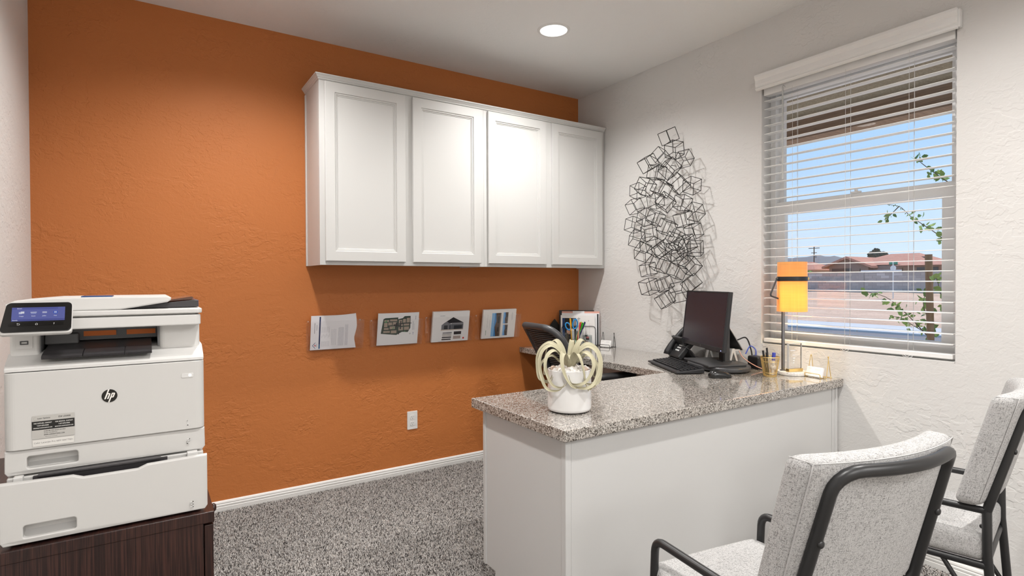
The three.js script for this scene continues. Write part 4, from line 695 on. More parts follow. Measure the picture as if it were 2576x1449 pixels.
{ // keyboard
  const t = facing('keyboard', 'black full size keyboard before the monitor', 'keyboard', -0.425, DT, 1.352, TH); t.position.y = DT;
  mesh('key_deck', (() => { const g = prism([[0.075, 0.004], [0.078, 0.008], [0.074, 0.013], [-0.060, 0.026], [-0.072, 0.026], [-0.076, 0.020], [-0.074, 0.004]].map(([z, y]) => [z, y]), 0.448, 0.003); return g.rotateY(-Math.PI / 2).translate(0.224, 0, 0); })(), M.blackPlastic, t);
  const keys = []; const rows = [[-0.058, 20], [-0.034, 21], [-0.015, 21], [0.004, 20], [0.023, 18], [0.043, 17]], tilt = Math.atan2(0.013, 0.134);
  rows.forEach(([z, n], ri) => { for (let k = 0; k < n; k++) { const w = 0.428 / n; if (ri > 0 && (k === 15)) continue; const x = -0.214 + w * (k + 0.5), wide = ri === 5 && k > 3 && k < 8; const g = new THREE.BoxGeometry(w - 0.0035, 0.005, 0.0150); const p = g.attributes.position; for (let i = 0; i < p.count; i++) if (p.getY(i) > 0) { p.setX(i, p.getX(i) * 0.82); p.setZ(i, p.getZ(i) * 0.80); } keys.push(g.rotateX(tilt).translate(x, 0.0155 + (0.075 - z) * 0.097 + 0.0015, z)); } });
  const kg = mesh('keys', keys, M.blackPlastic, t); kg.userData.kind = 'stuff';
  mesh('foot', [box(-0.20, -0.17, 0, 0.012, -0.07, -0.055), box(0.17, 0.20, 0, 0.012, -0.07, -0.055), box(-0.20, -0.18, 0, 0.005, 0.05, 0.065), box(0.18, 0.20, 0, 0.005, 0.05, 0.065)], M.blackPlastic, t);
}
{ // mouse
  const t = thing('computer_mouse', 'black optical mouse on the granite by the keyboard', 'mouse', [-0.487, DT, 1.700], -0.50); t.scale.setScalar(1.02);
  const g = new THREE.SphereGeometry(1, 28, 18), p = g.attributes.position; for (let i = 0; i < p.count; i++) { let x = p.getX(i), y = p.getY(i), z = p.getZ(i); const sq = (v, k) => Math.sign(v) * Math.pow(Math.abs(v), k); x = sq(x, 0.8) * 0.058; z = sq(z, 0.8) * 0.031 * (1 - 0.12 * Math.cos(x * 40)); y = y < -0.2 ? 0.0015 : 0.0015 + (y + 0.2) / 1.2 * (0.036 - 0.010 * (x / 0.058)) * 1; p.setXYZ(i, x, Math.max(0.0015, y), z); } g.computeVertexNormals();
  mesh('mouse_shell', g, mat('mouseGloss', lin(0.012, 0.012, 0.012), 0.22), t); mesh('scroll_wheel', new THREE.CylinderGeometry(0.008, 0.008, 0.006, 16).rotateX(Math.PI / 2).translate(0.030, 0.0265, 0), M.greyPlastic, t);
}
{ // desk phone
  const t = facing('desk_phone', 'black desk telephone with white keys and a handset on its side', 'telephone', -0.118, DT, 1.182, TH + 0.02);
  const body = new THREE.Group(); body.name = 'phone_body'; body.position.set(0, 0.030, 0.085); body.rotation.x = 0.86; t.add(body);   // sloping face, lower edge towards the sitter
  // in body frame: x across, z up the slope is -z, y out of the face
  mesh('face_plate', box(-0.092, 0.092, -0.026, 0.006, -0.215, 0.004, 0.008), M.blackPlastic, body);
  mesh('speaker_slots', [0, 1, 2, 3, 4].map((k) => box(-0.044, -0.012, 0.0055, 0.0068, -0.172 + k * 0.008, -0.1685 + k * 0.008)), M.greyPlastic, body);
  const pill = new THREE.SphereGeometry(1, 12, 8).scale(0.0074, 0.0028, 0.0058);
  for (let i = 0; i < 4; i++) for (let k = 0; k < 3; k++) { const m = mesh('number_key', pill, mat('keyWhite', lin(0.78, 0.78, 0.78), 0.4), body); m.position.set(-0.008 + k * 0.0200, 0.007, -0.098 + i * 0.0190); }
  mesh('menu_key', prism([[-0.012, 0.0], [0.012, 0.0], [0.008, 0.010], [-0.008, 0.010]].map(([x, y]) => [x, y]), 0.003, 0.0008).rotateX(Math.PI / 2).rotateX(Math.PI).translate(0.014, 0.0062, -0.132), mat('keyWhite2', lin(0.78, 0.78, 0.78), 0.4), body);
  mesh('message_light', new THREE.SphereGeometry(0.0045, 10, 8).scale(1, 0.5, 1).translate(0.032, 0.0065, -0.117), mat('redKey', lin(0.5, 0.01, 0.03), 0.35), body);
  mesh('display_bay', box(-0.006, 0.082, 0.004, 0.012, -0.210, -0.150, 0.004), M.glossBlack, body);
  mesh('handset', [sweep([V3(-0.070, 0.010, 0.006), V3(-0.070, 0.020, -0.010), V3(-0.070, 0.027, -0.050), V3(-0.070, 0.029, -0.105), V3(-0.070, 0.027, -0.160), V3(-0.070, 0.020, -0.198), V3(-0.070, 0.010, -0.216)], (s) => 0.0185 + 0.006 * Math.abs(2 * s - 1) ** 2, 14), cyl(0.023, 0.022, -0.070, 0.013, -0.018, 20), cyl(0.023, 0.022, -0.070, 0.013, -0.194, 20)], M.blackPlastic, body);
  mesh('stand', [prism([[0.0, 0], [0.02, 0], [-0.075, 0.15], [-0.09, 0.145]], 0.15, 0.002).rotateY(Math.PI / 2).translate(-0.075, 0, -0.02).translate(0, 0, 0), box(-0.085, 0.085, 0, 0.012, -0.10, 0.088, 0.004)], M.blackPlastic, t);
  { const line = []; for (let k = 0; k <= 240; k++) { const s = k / 240, a = s * 2 * Math.PI * 16, c = [-0.085 - 0.065 * Math.sin(s * Math.PI), 0.0145, 0.060 + 0.03 * Math.sin(s * Math.PI) - 0.11 * s]; line.push(V3(c[0] + 0.009 * Math.cos(a) * 0.5, c[1] + 0.0105 * Math.sin(a), c[2] + 0.009 * Math.cos(a))); } mesh('coil_cord', sweep(line, 0.0022, 5), M.blackPlastic, t); }
}
{ // things behind the monitor
  const t = facing('tablet_computer', 'silver edged tablet leaning behind the monitor on a white easel', 'tablet', -0.072, DT, 1.40, 0.12);
  const s = new THREE.Group(); s.name = 'tablet_slab'; s.position.set(0, 0.158, 0); s.rotation.x = 0.67; t.add(s);
  mesh('metal_back', box(-0.110, 0.110, -0.090, 0.090, -0.008, 0.0, 0.003), M.silver, s); mesh('front_glass', box(-0.107, 0.107, -0.087, 0.087, -0.0005, 0.0025, 0.001), M.blackPlastic, s);
  const legs = [[-0.036, 0], [-0.024, 0], [0.0, 0.078], [0.034, 0], [0.046, 0], [0.010, 0.100], [-0.008, 0.100]];
  for (const x of [-0.100, 0.085]) mesh('easel_leg', prism(legs, 0.010, 0.001).rotateY(Math.PI / 2).translate(x, 0, 0.004), M.trimWhite, t);
  mesh('easel_ledge', box(-0.10, 0.095, 0.086, 0.094, -0.055, -0.006), M.trimWhite, t);
  const u = thing('network_router', 'small black router with a stub antenna behind the monitor by the window wall', 'router', [-0.060, DT, 1.625], -0.3);
  mesh('case', box(-0.030, 0.030, 0.002, 0.070, -0.045, 0.045, 0.010), M.blackPlastic, u); mesh('antenna', sweep([V3(0.0, 0.062, 0.030), V3(0.0, 0.074, 0.050), V3(0.0, 0.080, 0.078)], 0.006, 10), M.blackPlastic, u); mesh('foot', box(-0.026, 0.026, 0, 0.004, -0.04, 0.04), M.blackPlastic, u);
  tag(mesh('blue_cable', tube([[-0.07, DT + 0.075, 1.56], [-0.045, DT + 0.120, 1.575], [-0.035, DT + 0.100, 1.60], [-0.04, DT + 0.05, 1.60], [-0.05, DT + 0.072, 1.60]], 0.003, 40, 8), mat('cableBlue', lin(0.05, 0.09, 0.5), 0.4)), 'blue network cable looping down behind the monitor', 'cable');
  tag(mesh('pink_cable', tube([[-0.115, DT + 0.095, 1.55], [-0.12, DT + 0.06, 1.58], [-0.10, DT + 0.010, 1.68], [-0.05, DT + 0.005, 1.74], [-0.012, DT + 0.004, 1.78]], 0.0026, 40, 8), mat('cablePink', lin(0.75, 0.42, 0.33), 0.5)), 'thin salmon pink cable trailing to the wall', 'cable');
  tag(mesh('black_cable', tube([[-0.10, DT + 0.155, 1.53], [-0.045, DT + 0.165, 1.545], [-0.02, DT + 0.10, 1.56], [-0.02, DT + 0.008, 1.575]], 0.004, 40, 8), M.blackPlastic), 'black power cable arching behind the monitor', 'cable');
  tag(mesh('monitor_lead', tube([[-0.20, DT + 0.10, 1.22], [-0.19, DT + 0.075, 1.27], [-0.20, DT + 0.045, 1.31], [-0.17, DT + 0.012, 1.30], [-0.10, DT + 0.006, 1.30]], 0.0035, 40, 8), M.blackPlastic), 'black lead hanging between the phone and the monitor foot', 'cable');
}
// ---------------------------------------------------------------- lamp and small things at the wall end
{
  const t = thing('table_lamp', 'lit table lamp with an amber drum shade and a round marble base', 'lamp', [-0.088, DT, 1.846]);
  mesh('marble_base', lathe([[0, 0], [0.070, 0], [0.0735, 0.003], [0.0735, 0.017], [0.070, 0.020], [0, 0.020]], 48), M.marble, t);
  const ox = -0.038, oz = -0.026;    // the pole stands off centre
  mesh('pole', [cyl(0.0085, 0.40, ox, 0.215, oz, 20), cyl(0.016, 0.006, ox, 0.022, oz, 24)], M.steel, t);
  const sh = lathe([[0.0725, 0.331], [0.0735, 0.331], [0.0715, 0.590], [0.0705, 0.590], [0.0725, 0.331]], 56);
  const shadeTex = dataTex(256, 256, (u, v) => mixc([236, 214, 176], [250, 236, 206], 0.5 * vn(u, v, 4, 220, 66) + 0.5 * vn(u, v, 220, 4, 67)), true, [1, 1]);
  mesh('lamp_shade', sh, mat('amberShade', lin(0.95, 0.72, 0.36), 0.95, { physical: true, transmission: 0.5, thickness: 0, side: THREE.DoubleSide, map: shadeTex }), t, 'amber linen drum shade');
  mesh('shade_band', lathe([[0.0728, 0.490], [0.0742, 0.490], [0.0738, 0.5135], [0.0724, 0.5135], [0.0728, 0.490]], 48), M.blackPlastic, t, 'black band round the shade');
  mesh('shade_spider', [rod([-0.071, 0.50, 0], [0.071, 0.50, 0], 0.002, 6), rod([0, 0.50, -0.071], [0, 0.50, 0.071], 0.002, 6), rod([ox, 0.41, oz], [ox, 0.50, oz], 0.004, 8)], M.steel, t);
  { const a = Math.atan2(-0.545, -0.838), cx = Math.cos(a), cz = Math.sin(a); const q = (k, y) => [cx * k, y, cz * k];
    mesh('side_handle', [bentTube([q(0.072, 0.503), q(0.081, 0.503), q(0.116, 0.414), q(0.070, 0.398)], 0.0044, 0.014, 10), new THREE.SphereGeometry(0.0075, 12, 8).translate(...q(0.079, 0.503))], M.greyPlastic, t);
    mesh('side_knob', [rod(q(-0.070, 0.503), q(-0.080, 0.503), 0.003, 8), new THREE.SphereGeometry(0.0075, 12, 8).translate(...q(-0.083, 0.503)), rod(q(-0.079, 0.503), q(-0.074, 0.47), 0.003, 8)], M.gold, t); }
  mesh('bulb', new THREE.SphereGeometry(0.024, 20, 14).translate(0, 0.405, 0), mat('bulbGlow', lin(0.9, 0.9, 0.9), 0.4, { emissive: lin(1, 0.78, 0.45), emissiveIntensity: 9 }), t);
  mesh('socket', cyl(0.012, 0.075, 0, 0.4635, 0, 16), M.steel, t);
  const l = new THREE.PointLight(new THREE.Color().setRGB(1, 0.74, 0.32), 0.21); l.name = 'bulb_light'; l.position.set(0, 0.405, 0); l.castShadow = true; l.shadow.radius = 1.1; t.add(l);
}
{
  const t = thing('acrylic_block', 'clear acrylic block sign on a gilt base in front of the lamp pole', 'desk sign', [-0.110, DT + 0.0205, 1.872], -0.28 + 0.0);
  mesh('gilt_base', box(-0.045, 0.045, 0, 0.016, -0.012, 0.012, 0.002), M.gold, t);
  mesh('clear_block', box(-0.040, 0.040, 0.016, 0.145, -0.006, 0.006, 0.001), mat('solidAcrylic', lin(0.98, 0.98, 0.98), 0.02, { physical: true, transmission: 1, thickness: 0.01, ior: 1.49 }), t);
  mesh('frosted_edge', [box(-0.042, -0.0395, 0.016, 0.147, -0.0065, 0.0065), box(0.0395, 0.042, 0.016, 0.147, -0.0065, 0.0065), box(-0.042, 0.042, 0.145, 0.148, -0.0065, 0.0065)], mat('edgeFrost', lin(0.8, 0.79, 0.77), 0.3, { physical: true, transmission: 0.35, thickness: 0 }), t);
  mesh('white_lettering', [[0.108, -0.032, -0.002], [0.083, -0.018, 0.0], [0.068, -0.016, -0.002], [0.056, -0.015, -0.004], [0.044, -0.016, -0.006]].map(([y, a, b]) => box(a, b, y, y + 0.0045, 0.0062, 0.0066)), mat('whiteInk', lin(0.85, 0.85, 0.85), 0.6), t);
}
{ // gold wire pen cup and its pens
  const t = thing('pen_cup', 'gold wire pen cup at the end of the desk', 'pen cup', [-0.236, DT, 1.815]);
  const wires = [], r0 = 0.031, r1 = 0.0455, h = 0.100; for (let k = 0; k < 40; k++) { const a = k / 40 * Math.PI * 2; wires.push(rod([r0 * Math.cos(a), 0.004, r0 * Math.sin(a)], [r1 * Math.cos(a), h, r1 * Math.sin(a)], 0.0009, 5)); }
  const ring = (r, y, q) => new THREE.TorusGeometry(r, q, 8, 48).rotateX(Math.PI / 2).translate(0, y, 0);
  mesh('wire_wall', wires, M.gold, t); mesh('rim', ring(r1, h, 0.0022), M.gold, t); mesh('ring', ring(0.0335, 0.020, 0.0014), M.gold, t); mesh('ring', ring(0.0420, 0.078, 0.0012), M.gold, t); mesh('cup_floor', cyl(0.0315, 0.003, 0, 0.0025, 0, 40), M.gold, t);
  const pen = (name, label, x, z, lx, lz, len, rad, bodyM, capM) => { const p = thing(name, label, 'pen', [-0.236 + x, DT + 0.005, 1.815 + z], 0, 'pens in the gold cup'); p.rotation.set(lz, 0, -lx); mesh('barrel', [cyl(rad, len * 0.66, 0, len * 0.33 + 0.004, 0, 12), at(new THREE.ConeGeometry(rad * 0.8, 0.012, 12).rotateX(Math.PI), 0, 0.004, 0)], bodyM, p); mesh('cap', [cyl(rad * 1.12, len * 0.34, 0, len * 0.83, 0, 12), box(rad, rad + 0.002, len * 0.70, len * 0.99, -0.002, 0.002)], capM, p); };
  const bl = M.blackPlastic, wh = mat('penWhite', lin(0.7, 0.7, 0.7), 0.35), bu = mat('penBlue', lin(0.06, 0.08, 0.45), 0.35);
  pen('ballpoint_pen', 'black pen leaning to the wall in the gold cup', -0.010, -0.012, -0.10, -0.10, 0.128, 0.0045, bl, bl); pen('ballpoint_pen', 'tall slim black pen in the gold cup', 0.004, -0.006, -0.02, -0.09, 0.140, 0.0042, wh, bl);
  pen('ballpoint_pen', 'short black capped pen in the gold cup', -0.016, 0.002, -0.11, -0.02, 0.120, 0.0048, bl, bl); pen('felt_marker', 'white marker with a fat blue cap in the gold cup', 0.002, 0.012, 0.03, 0.06, 0.118, 0.0078, wh, bu);
  const b = thing('white_ball', 'white ball resting inside the gold pen cup', 'ball', [-0.236 + 0.008, DT + 0.046, 1.815 + 0.014 - 0.002]); mesh('ball_shell', new THREE.SphereGeometry(0.0165, 24, 16), M.potWhite, b);
}
function cardHolder(name, label, x, y, z, turn, metal) {
  const t = thing(name, label, 'card holder', [x, y, z], turn);
  // faces local +z: two tall back loops, a low front loop, wire floor
  for (const s of [-1, 1]) mesh('back_loop', bentTube([[s * 0.052, 0.004, 0.012], [s * 0.052, 0.002, -0.008], [s * 0.049, 0.108, -0.030], [s * 0.045, 0.108, -0.030], [s * 0.047, 0.004, -0.050], [s * 0.052, 0.002, -0.050]], 0.0018, 0.005, 8), metal, t);
  mesh('front_loop', bentTube([[-0.042, 0.002, 0.000], [-0.042, 0.002, 0.024], [-0.042, 0.022, 0.028], [0.042, 0.022, 0.028], [0.042, 0.002, 0.024], [0.042, 0.002, 0.000]], 0.0018, 0.006, 8), metal, t);
  mesh('cross_wire', [rod([-0.052, 0.003, 0.006], [0.052, 0.003, 0.006], 0.0015, 6), rod([-0.052, 0.002, -0.046], [0.052, 0.002, -0.046], 0.0015, 6)], metal, t);
  return t;
}
function cardStack(label, x, y, z, turn) {
  const t = thing('business_cards', label, 'cards', [x, y, z], turn), r = rng(55), g = new THREE.Group(); g.rotation.x = -0.30; g.position.set(0, 0.0055, 0.018); g.name = 'stack'; t.add(g);
  mesh('card_block', box(-0.044, 0.044, 0, 0.050, -0.010, 0, 0.0005), M.paper, g);
  mesh('card_print', new THREE.PlaneGeometry(0.086, 0.049).translate(0, 0.025, 0.0006), mat('cardPrint', lin(1, 1, 1), 0.6, { map: canvasTex(256, 146, (c) => { c.fillStyle = '#f7f6f4'; c.fillRect(0, 0, 256, 146); scribble(c, 24, 24, 70, 12, 1, '#b9b2a4', r); scribble(c, 130, 26, 100, 30, 3, '#c4c2c0', r); scribble(c, 24, 90, 110, 24, 2, '#d0cecb', r); }) }), g);
}
cardHolder('card_holder', 'gold wire card holder at the outer end of the desk', -0.078, DT, 1.966, -Math.PI / 2 - 0.12, M.gold);
cardStack('white business cards in the gold wire holder', -0.078, DT, 1.966, -Math.PI / 2 - 0.12);
cardHolder('card_holder', 'black wire card holder in the desk corner beside the folders', -0.062, DT, 0.395, -Math.PI / 2 + 0.28, M.wireBlack);
cardStack('white business cards in the black wire holder', -0.062, DT, 0.395, -Math.PI / 2 + 0.28);

// ---------------------------------------------------------------- things in the desk corner
{
  const turn = -Math.PI / 4;      // local +z faces the room, across the corner
  const t = thing('file_sorter', 'black wire file sorter standing across the desk corner', 'file sorter', [-0.150, DT, 0.180], turn);
  mesh('sorter_base', box(-0.15, 0.15, 0.0, 0.006, -0.065, 0.045, 0.002), M.wireBlack, t);
  for (const z of [-0.055, -0.02, 0.015]) mesh('divider', bentTube([[-0.13, 0.004, z], [-0.13, 0.15, z], [0.13, 0.15, z], [0.13, 0.004, z]], 0.002, 0.03, 8), M.wireBlack, t);
  const leafOf = (name, label, w, h, z, x, col, tab, group) => { const p = thing(name, label, 'folder', [-0.150 + Math.cos(turn) * x + Math.sin(turn) * z, DT + 0.006, 0.180 - Math.sin(turn) * x + Math.cos(turn) * z], turn, group); mesh('cover', box(-w / 2, w / 2, 0, h, -0.003, 0.003, 0.001), col, p); if (tab) mesh('tab', box(tab[0], tab[1], h - 0.002, h + 0.016, -0.001, 0.001), col, p); return p; };
  leafOf('file_folder', 'black file folder at the back of the sorter', 0.27, 0.262, -0.045, -0.02, M.blackPlastic, null, 'folders in the corner sorter');
  leafOf('file_folder', 'white file folder with a raised tab in the sorter', 0.29, 0.240, -0.0300, 0.012, M.paper, [-0.06, 0.03], 'folders in the corner sorter');
  leafOf('file_folder', 'salmon edged file folder in the sorter', 0.29, 0.254, -0.0385, 0.012, mat('salmonCard', lin(0.78, 0.42, 0.34), 0.7), null, 'folders in the corner sorter');
  const f = leafOf('file_folder', 'white folder with a black spine beside the printed page', 0.285, 0.238, -0.010, 0.012, M.paper, null, 'folders in the corner sorter'); mesh('spine', box(0.128, 0.139, 0.0, 0.236, 0.0032, 0.0042), M.blackPlastic, f);
  const page = canvasTex(640, 540, (c, w, h) => { const r = rng(66); c.fillStyle = '#f1efed'; c.fillRect(0, 0, w, h); c.fillStyle = '#173a6c'; c.fillRect(30, 50, 70, 470); c.fillStyle = '#1e1714'; c.fillRect(76, 50, 214, 470); c.fillStyle = '#8d8a86'; c.fillRect(226, 60, 60, 150); c.fillStyle = '#b98f7a'; c.beginPath(); c.ellipse(170, 280, 56, 74, 0.5, 0, 7); c.fill(); c.fillStyle = '#2a1d18'; c.beginPath(); c.ellipse(150, 190, 84, 84, 0.2, 0, 7); c.fill(); c.fillStyle = '#3b3532'; c.fillRect(90, 380, 190, 140); c.save(); c.translate(330, 440); c.rotate(-Math.PI / 2); for (let k = 0; k < 5; k++) scribble(c, 20 + k * 14, k * 34, 320 - k * 24, 14, 1, '#6a6866', r); scribble(c, 330, 190, 30, 16, 1, '#2c2a29', r); scribble(c, 40, 210, 260, 10, 1, '#b4b1ae', r); scribble(c, 0, 240, 60, 16, 1, '#2c2a29', r); c.restore(); });
  const p = leafOf('printed_page', 'printed page with a dark portrait photo and a column of text in the sorter', 0.262, 0.226, 0.006, -0.006, M.paper, null); p.userData.category = 'page';
  mesh('page_print', new THREE.PlaneGeometry(0.260, 0.224).translate(0, 0.113, 0.0036), mat('pagePrint', lin(1, 1, 1), 0.6, { map: page }), p);
}
{ // black diamond shaped card propped against the wall
  const t = thing('black_card', 'black square card tipped on its corner against the orange wall', 'card', [-0.268, DT, 0.036]); const g = new THREE.Group(); g.name = 'card'; g.position.set(0, 0.101, 0); g.rotation.set(-0.10, 0.12, Math.PI / 4 - 0.06, 'YXZ'); t.add(g);
  mesh('card_sheet', box(-0.071, 0.071, -0.071, 0.071, -0.004, 0.004, 0.002), mat('cardBlack', lin(0.016, 0.016, 0.014), 0.8), g);
}
{ // gift candle
  const t = thing('candle_jar', 'small glass candle jar with a brass lid', 'candle', [-0.385, DT, 0.165]);
  mesh('jar', lathe([[0, 0.001], [0.028, 0.001], [0.032, 0.004], [0.032, 0.058], [0.030, 0.062], [0, 0.062]], 32), mat('candleWax', lin(0.55, 0.30, 0.26), 0.35), t); mesh('lid', lathe([[0, 0.062], [0.0335, 0.062], [0.0345, 0.064], [0.0345, 0.078], [0.033, 0.080], [0, 0.080]], 32), mat('brassLid', lin(0.62, 0.50, 0.26), 0.35, { metalness: 0.8 }), t);
}
// clear organiser cups with white script, pens, scissors, paper clips
const cupSpots = [[-0.285, 0.175, 0.105, 0.033], [-0.215, 0.215, 0.120, 0.040], [-0.135, 0.265, 0.085, 0.036]];
['clear cup with white script beside the candle jar', 'clear cup with white script holding scissors and pens', 'clear cup with white script full of binder clips'].forEach((label, i) => {
  const [x, z, h, r] = cupSpots[i], t = thing('organizer_cup', label, 'cup', [x, DT, z]);
  mesh('cup_wall', lathe([[0, 0.001], [r - 0.002, 0.001], [r, 0.004], [r, h], [r - 0.002, h], [r - 0.0025, 0.006], [0, 0.006]], 36), M.jarGlass, t);
  const q = rng(80 + i), strokes = []; for (let k = 0; k < 5; k++) { const a0 = Math.atan2(0.81, -0.588) + (k - 2) * 0.24; const line = []; for (let m = 0; m <= 14; m++) { const a = a0 + 0.10 * Math.cos(m / 14 * 6.28 + k) + 0.012 * m, y = h * 0.34 + (0.006 + 0.005 * q()) * Math.sin(m / 14 * 6.28 + k); line.push(V3((r + 0.0006) * Math.cos(a), y, (r + 0.0006) * Math.sin(a))); } strokes.push(sweep(line, 0.0011, 5)); }
  mesh('white_script', strokes, mat('scriptWhite', lin(0.85, 0.85, 0.85), 0.6), t);
});
{
  const s = thing('scissors', 'scissors with bright blue handles standing in the clear cup', 'scissors', [-0.222, DT + 0.008, 0.212], -0.63); s.rotation.order = 'YXZ'; s.rotation.z = 0.10;
  const loop = (cx, cy, a, b, rot) => { const l = []; for (let k = 0; k < 24; k++) { const q = k / 24 * 6.283, x = a * Math.cos(q), y = b * Math.sin(q); l.push([cx + x * Math.cos(rot) - y * Math.sin(rot), cy + x * Math.sin(rot) + y * Math.cos(rot), 0]); } return tube(l, 0.0056, 40, 8, true); };
  mesh('handle_loop', loop(-0.030, 0.148, 0.017, 0.028, 0.35), mat('scissorBlue', lin(0.02, 0.26, 0.62), 0.35), s); mesh('handle_loop', loop(0.024, 0.160, 0.017, 0.036, -0.2), M.scissorBlue, s);
  mesh('blade', [prism([[-0.005, 0], [0.006, 0.125], [-0.012, 0.125]], 0.0022, 0.0004)], M.silver, s); mesh('blade', [prism([[0.004, 0], [0.014, 0.125], [-0.004, 0.125]], 0.0022, 0.0004).translate(0, 0, -0.003)], M.silver, s);
  const pens = [['bright green pen slanting in the clear cup', [0.03, 0.38, 0.02], 0.02, -0.52, -0.08, 0.185], ['red capped pen in the clear cup', [0.75, 0.02, 0.05], 0.006, -0.22, -0.16, 0.178], ['dark green pen in the clear cup', [0.01, 0.20, 0.08], 0.012, -0.30, -0.06, 0.178], ['yellow highlighter in the clear cup', [0.70, 0.72, 0.03], 0.004, -0.38, -0.18, 0.186], ['navy blue pen in the clear cup', [0.03, 0.03, 0.14], 0.0, -0.46, -0.24, 0.190], ['orange pencil behind the scissors', [0.85, 0.42, 0.02], -0.012, 0.10, -0.10, 0.205]];
  pens.forEach(([label, col, o, lx, lz, len], i) => { const p = thing(i === 5 ? 'pencil' : i === 3 ? 'highlighter' : 'ballpoint_pen', label, i === 5 ? 'pencil' : 'pen', [-0.215 + [-0.012, 0.002, 0.014, 0.006, 0.018, -0.016][i], DT + 0.008, 0.215 + [0.002, 0.014, 0.004, -0.012, -0.006, -0.014][i]], 0, 'pens in the clear cup'); p.rotation.set(-lz * 0.4, -0.6, lx * 0.75, 'YXZ'); const m = mat('penColour' + i, lin(...col), 0.35); mesh('barrel', [cyl(0.0048, len * 0.7, 0, len * 0.35 + 0.003, 0, 12), at(new THREE.ConeGeometry(0.004, 0.01, 10).rotateX(Math.PI), 0, 0.005, 0)], m, p); mesh('cap', [cyl(0.0056, len * 0.3, 0, len * 0.85, 0, 12), box(0.005, 0.007, len * 0.72, len * 0.98, -0.0018, 0.0018)], m, p); });
  const r = rng(99); for (let i = 0; i < 6; i++) { const c = thing('binder_clip', 'small black binder clip heaped in the clear cup', 'clip', [-0.135 + (r() - 0.5) * 0.030, DT + 0.014 + i * 0.012, 0.265 + (r() - 0.5) * 0.030], r() * 6, 'binder clips in the clear cup'); mesh('clip_body', prism([[-0.008, 0], [0.008, 0], [0.001, 0.013], [-0.001, 0.013]], 0.022, 0.0006).translate(0, 0, -0.011), i % 3 === 1 ? mat('clipRose', lin(0.35, 0.10, 0.10), 0.35) : M.glossBlack, c); mesh('clip_wire', [new THREE.TorusGeometry(0.006, 0.0009, 6, 16).translate(0.006, 0.017, 0)], M.silver, c); }
  const h = thing('note_stick', 'slim wooden note stick with a curled wire clip', 'note holder', [-0.222, DT, 0.268]); mesh('stick', rod([0, 0.004, 0], [0, 0.205, 0], 0.0028, 8), mat('paleWood', lin(0.62, 0.50, 0.38), 0.7), h); mesh('stick_base', cyl(0.016, 0.006, 0, 0.003, 0, 20), M.paleWood, h); mesh('curl_clip', [new THREE.TorusGeometry(0.007, 0.0014, 6, 20).translate(0, 0.212, 0), new THREE.TorusGeometry(0.011, 0.0014, 6, 24, 4.2).rotateX(1.4).translate(0, 0.212, 0)], M.steel, h);
}

